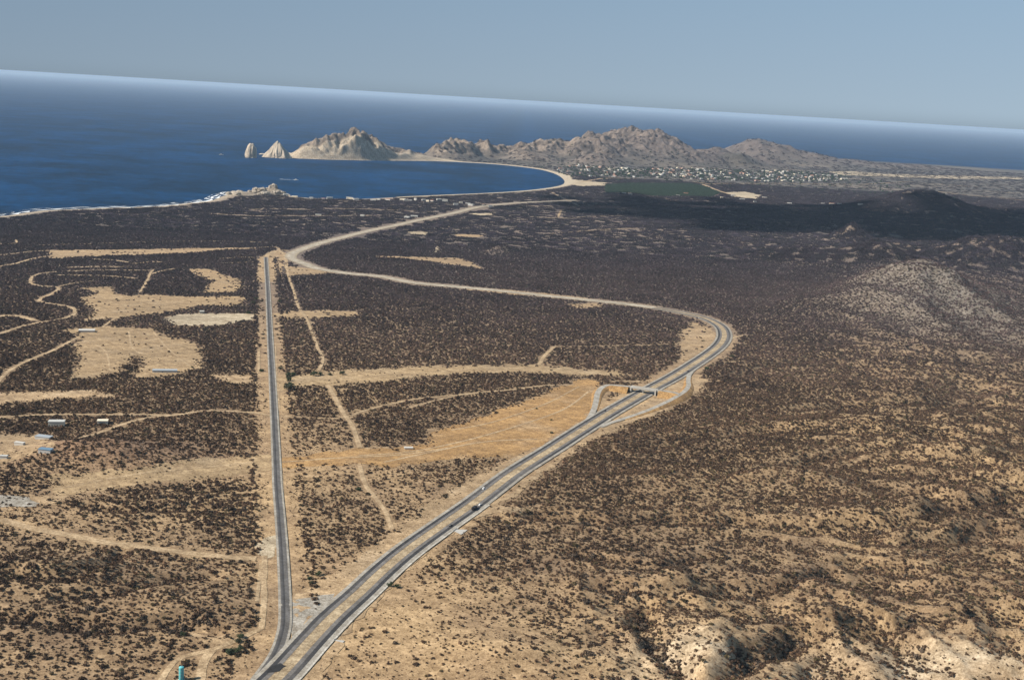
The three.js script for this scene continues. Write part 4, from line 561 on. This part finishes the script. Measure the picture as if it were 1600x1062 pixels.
seaStack(STACKS[1][0], STACKS[1][1], 178, 110, 104, t => Math.pow(1 - t, 0.95) * 0.97 + 0.03 * (1 - t), 'pointed pale rock pyramid next to the tip of the headland');
for (const [a, b, w, h] of [[-1650, -7370, 40, 7], [-1622, -7400, 30, 6], [-1508, -7500, 60, 14]]) seaStack(a, b, w, w * 0.8, h, t => Math.pow(1 - t * t, 0.5), w === 60 ? 'low rock joining the pyramid rock to the headland' : w === 40 ? 'low wave washed rock by the blunt sea stack' : 'smallest wave washed rock between the two sea stacks');

// broken granite on the rocky point
{
  const H = HILLS.filter(v => v[5] >= 1 && v[1] < -4000 && v[1] > -6000), protos = [0, 1, 2].map(k => {
    const g = new THREE.IcosahedronGeometry(1, 6), p = g.attributes.position, col = [];
    for (let i = 0; i < p.count; i++) { const v = new THREE.Vector3().fromBufferAttribute(p, i), n = 1 + 0.5 * fbm(v.x * 1.8 + k * 9, v.z * 1.8 + v.y * 1.3, 4, k) + 0.3 * (ridged(v.x * 2 + k, v.z * 2 + v.y, 3, k + 3) - 0.5); p.setXYZ(i, v.x * n, Math.max(-0.3, v.y * n * 0.9), v.z * n); const c = 1 + 0.5 * fbm(v.x * 3, v.z * 3 + v.y, 3, 7); col.push(0.33 * c, 0.285 * c, 0.23 * c); }
    g.setAttribute('color', new THREE.Float32BufferAttribute(col, 3)); g.computeVertexNormals(); return g;
  }), rock = new THREE.MeshStandardMaterial({ vertexColors: true, roughness: 1 });
  for (let k = 0; k < 26; k++) { const c = H[k % H.length], x = c[0] + rr(-70, 70), z = c[1] + rr(-45, 55); if (shore(x, z) < -25) continue; const m = mesh('granite_outcrop', protos[k % 3], rock); m.position.set(x, height(x, z), z); m.rotation.y = rr(0, 6.28); const s = rr(6, 17); m.scale.set(s * rr(0.8, 1.5), s * rr(0.6, 1.1), s); tag(m, 'grey granite outcrop on the rocky point beside the bay', 'rock', 'granite outcrops of the rocky point'); }
}
// ------------------------------------------------------------------ vehicles
function profile(pts, width, bevel) { return new THREE.ExtrudeGeometry(new THREE.Shape(pts.map(p => new THREE.Vector2(...p))), { depth: width - 2 * bevel, bevelEnabled: true, bevelThickness: bevel, bevelSize: bevel, bevelSegments: 2, steps: 1 }).translate(0, 0, -width / 2 + bevel); }
const wheelGeo = new THREE.CylinderGeometry(0.33, 0.33, 0.24, 18).rotateX(Math.PI / 2), rimGeo = new THREE.CylinderGeometry(0.19, 0.19, 0.26, 12).rotateX(Math.PI / 2);
function onRoad(p) { let best = 1e9, k = 0; HW.forEach((q, i) => { const d = Math.hypot(q[0] - p[0], q[1] - p[1]); if (d < best) { best = d; k = i; } }); const n = normals(HW)[k], side = Math.sign((p[0] - HW[k][0]) * n[0] + (p[1] - HW[k][1]) * n[1]) || 1, o = side * 8.2, x = HW[k][0] + n[0] * o, z = HW[k][1] + n[1] * o; return [x, height(x, z) + 1.02, z, Math.atan2(-(-n[0] * side), n[1] * side) ]; }
function wheels(g, list, r = 1) { for (const [x, z] of list) { const w = mesh('wheel', wheelGeo, M.rubber, g); w.position.set(x, 0.33 * r, z); w.scale.setScalar(r); mesh('rim', rimGeo, M.steel, w); } }
function car(p, paint, label) {
  const [x, y, z, a] = onRoad(p), g = tag(group('car', x, y, z, a), label, 'car');
  mesh('body', profile([[-2.2, 0.3], [2.2, 0.3], [2.25, 0.7], [1.2, 0.92], [-2.15, 0.95]], 1.75, 0.08), paint, g);
  mesh('cabin', profile([[-1.7, 0.95], [0.95, 0.93], [0.3, 1.42], [-1.3, 1.45]], 1.55, 0.06), paint, g);
  mesh('windscreen', new THREE.BoxGeometry(0.05, 0.62, 1.35).rotateZ(0.92).translate(0.72, 1.2, 0), M.dark, g);
  mesh('rear_window', new THREE.BoxGeometry(0.05, 0.5, 1.3).rotateZ(-0.7).translate(-1.6, 1.22, 0), M.dark, g);
  for (const s of [-1, 1]) { mesh('side_window', new THREE.BoxGeometry(1.5, 0.34, 0.04).translate(-0.45, 1.2, s * 0.78), M.dark, g); mesh('headlight', new THREE.BoxGeometry(0.06, 0.16, 0.36).translate(2.3, 0.62, s * 0.6), M.white, g); mesh('tail_light', new THREE.BoxGeometry(0.06, 0.16, 0.3).translate(-2.25, 0.7, s * 0.62), M.tile, g); }
  wheels(g, [[1.4, 0.8], [1.4, -0.8], [-1.35, 0.8], [-1.35, -0.8]]);
}
const paintDark = std(0.03, 0.032, 0.04, 0.35), paintBlack = std(0.015, 0.015, 0.017, 0.3), paintWhite = std(0.75, 0.75, 0.73, 0.35);
car(CARS[0], paintDark, 'dark car on the highway just past the bridge towards the bend');
car(CARS[1], paintBlack, 'black car on the highway where the curving ramp leaves it');
car(CARS[3], paintWhite, 'white car on the highway just ahead of the dark truck');
car(CARS[4], paintBlack, 'black car on the highway following well behind the dark truck');
car(CARS[5], paintWhite, 'white car on the highway far ahead of the dark truck');
{
  const [x, y, z, a] = onRoad(CARS[2]), g = tag(group('cargo_truck', x, y, z, a), 'long dark cargo truck on the highway', 'truck');
  mesh('cab', profile([[2.6, 0.5], [4.9, 0.5], [4.9, 1.5], [4.4, 2.6], [2.6, 2.6]], 2.3, 0.08), paintDark, g);
  mesh('windscreen', new THREE.BoxGeometry(0.06, 0.9, 2.0).rotateZ(0.42).translate(4.75, 2.05, 0), M.dark, g);
  mesh('cargo_box', profile([[-4.6, 0.9], [2.4, 0.9], [2.4, 3.3], [-4.6, 3.3]], 2.4, 0.05), paintBlack, g);
  mesh('chassis', new THREE.BoxGeometry(9, 0.3, 1.2).translate(0, 0.72, 0), M.rubber, g);
  wheels(g, [[3.6, 1], [3.6, -1], [-2.2, 1], [-2.2, -1], [-3.4, 1], [-3.4, -1]], 1.45);
}
// ------------------------------------------------------------------ boats
BOATS.forEach(([x, z], i) => {
  const k = i ? 1.5 : 1.3, g = tag(group('motor_boat', x, 0.1, z, i ? 0.3 : 0.1), i ? 'small white boat out at sea off the sea stacks' : 'white motor boat crossing the bay with a wake behind it', 'boat');
  const hull = new THREE.ExtrudeGeometry(new THREE.Shape([[-8, -2.2], [3, -2.4], [7, -1.3], [9.5, 0], [7, 1.3], [3, 2.4], [-8, 2.2]].map(p => new THREE.Vector2(...p))), { depth: 1.8, bevelEnabled: true, bevelSize: 0.4, bevelThickness: 0.3, bevelSegments: 2 }).rotateX(-Math.PI / 2);
  mesh('hull', hull, M.white, g); mesh('cabin', profile([[-4, 2], [3.2, 2], [1.8, 4.4], [-3.4, 4.4]], 3.4, 0.2), M.white, g); mesh('windscreen', new THREE.BoxGeometry(0.1, 1.2, 2.8).rotateZ(0.5).translate(2.5, 3.4, 0), M.dark, g); mesh('mast', new THREE.CylinderGeometry(0.06, 0.1, 4, 8).translate(-1.5, 6.2, 0), M.steel, g);
  g.scale.setScalar(k);
  if (!i) { const L = []; for (let t = 0; t <= 20; t++) L.push([x - 8 - t * 3.6, z - 0.6 * t]); const w = ribbon(L, [[(r) => -1.5 - r * 0.05 - 1.2 * fbm(r / 6, 1, 2, 3), 0, [1, 1, 1]], [(r) => 1.5 + r * 0.05 + 1.2 * fbm(r / 6, 4, 2, 3), 0, [1, 1, 1]]], { floor: 0.3 }); tag(mesh('boat_wake', w, std(0.55, 0.62, 0.68, 0.9)), 'pale foam wake trailing the motor boat', 'wake', null, 'stuff'); }
});
// ------------------------------------------------------------------ teal tank by the track fork
{
  const [x, z] = TANK, g = tag(group('water_tank', x, height(x, z), z), 'tall narrow teal tank beside the forked dirt track', 'tank');
  const shape = [[0, 0], [1.75, 0], [1.75, 9.6], [1.6, 9.9], [0.5, 10.3], [0, 10.35]].map(p => new THREE.Vector2(...p));
  mesh('shell', new THREE.LatheGeometry(shape, 28), M.teal, g);
  for (const y of [2.4, 4.8, 7.2, 9.4]) mesh('hoop', new THREE.TorusGeometry(1.78, 0.05, 6, 28).rotateX(Math.PI / 2).translate(0, y, 0), M.steel, g);
  mesh('base_slab', new THREE.CylinderGeometry(2.3, 2.3, 0.6, 28).translate(0, -0.05, 0), M.concrete, g);
  mesh('hatch', new THREE.CylinderGeometry(0.35, 0.35, 0.25, 14).translate(0, 10.4, 0), M.steel, g);
}
// ------------------------------------------------------------------ concrete chutes at the foot of the highway bank
for (const [k, label] of [[9, 'white concrete drain chute at the corner of the gutter near the road junction'], [20, 'small white concrete drain block below the gutter'], [57, 'wide white concrete chute spilling onto golden earth']]) {
  const p = HW[k], n = normals(HW)[k], x = p[0] + n[0] * 18, z = p[1] + n[1] * 18, w = k === 57 ? 7 : k === 9 ? 3.2 : 1.6;
  const g = tag(group('drain_chute', x, height(x, z) + 0.35, z, Math.atan2(-n[1], n[0])), label, 'drain');
  mesh('apron', new THREE.ExtrudeGeometry(new THREE.Shape([[-2, -w * 0.35], [5 + w * 0.5, -w], [5 + w * 0.5, w], [-2, w * 0.35]].map(q => new THREE.Vector2(...q))), { depth: 0.3, bevelEnabled: false }).rotateX(-Math.PI / 2), M.concrete, g);
  mesh('head_wall', new THREE.BoxGeometry(0.4, 1.2, w * 1.2).translate(-2, 0.4, 0), M.concrete, g);
}
// ------------------------------------------------------------------ unseen cumulus added above the picture to shade the plain below the dark hill
{
  const parts = [], gauss = () => (rnd() + rnd() + rnd() + rnd() - 2) / 0.58;
  for (let k = 0; k < 620; k++) {
    const s = rr(45, 130), g = new THREE.IcosahedronGeometry(1, 1), p = g.attributes.position, off = rr(0, 90);
    for (let i = 0; i < p.count; i++) { const v = new THREE.Vector3().fromBufferAttribute(p, i), n = 1 + 0.35 * fbm(v.x * 1.5 + off, v.z * 1.5 + v.y, 2, k % 9); p.setXYZ(i, v.x * n * s, Math.max(-0.4, v.y * n) * s * 0.6, v.z * n * s); }
    g.translate(gauss() * 760, rr(-40, 60), gauss() * 330); parts.push(g);
  }
  const g = mergeGeometries(parts); g.computeVertexNormals();
  const c = mesh('shade_cloud', g, std(0.9, 0.9, 0.9, 1)); c.position.set(240, 1450, -4300); c.rotation.y = -0.14; tag(c, 'unseen broken cumulus added to shade the far plain', 'shade_cloud');
}
renderer.render(scene, camera);
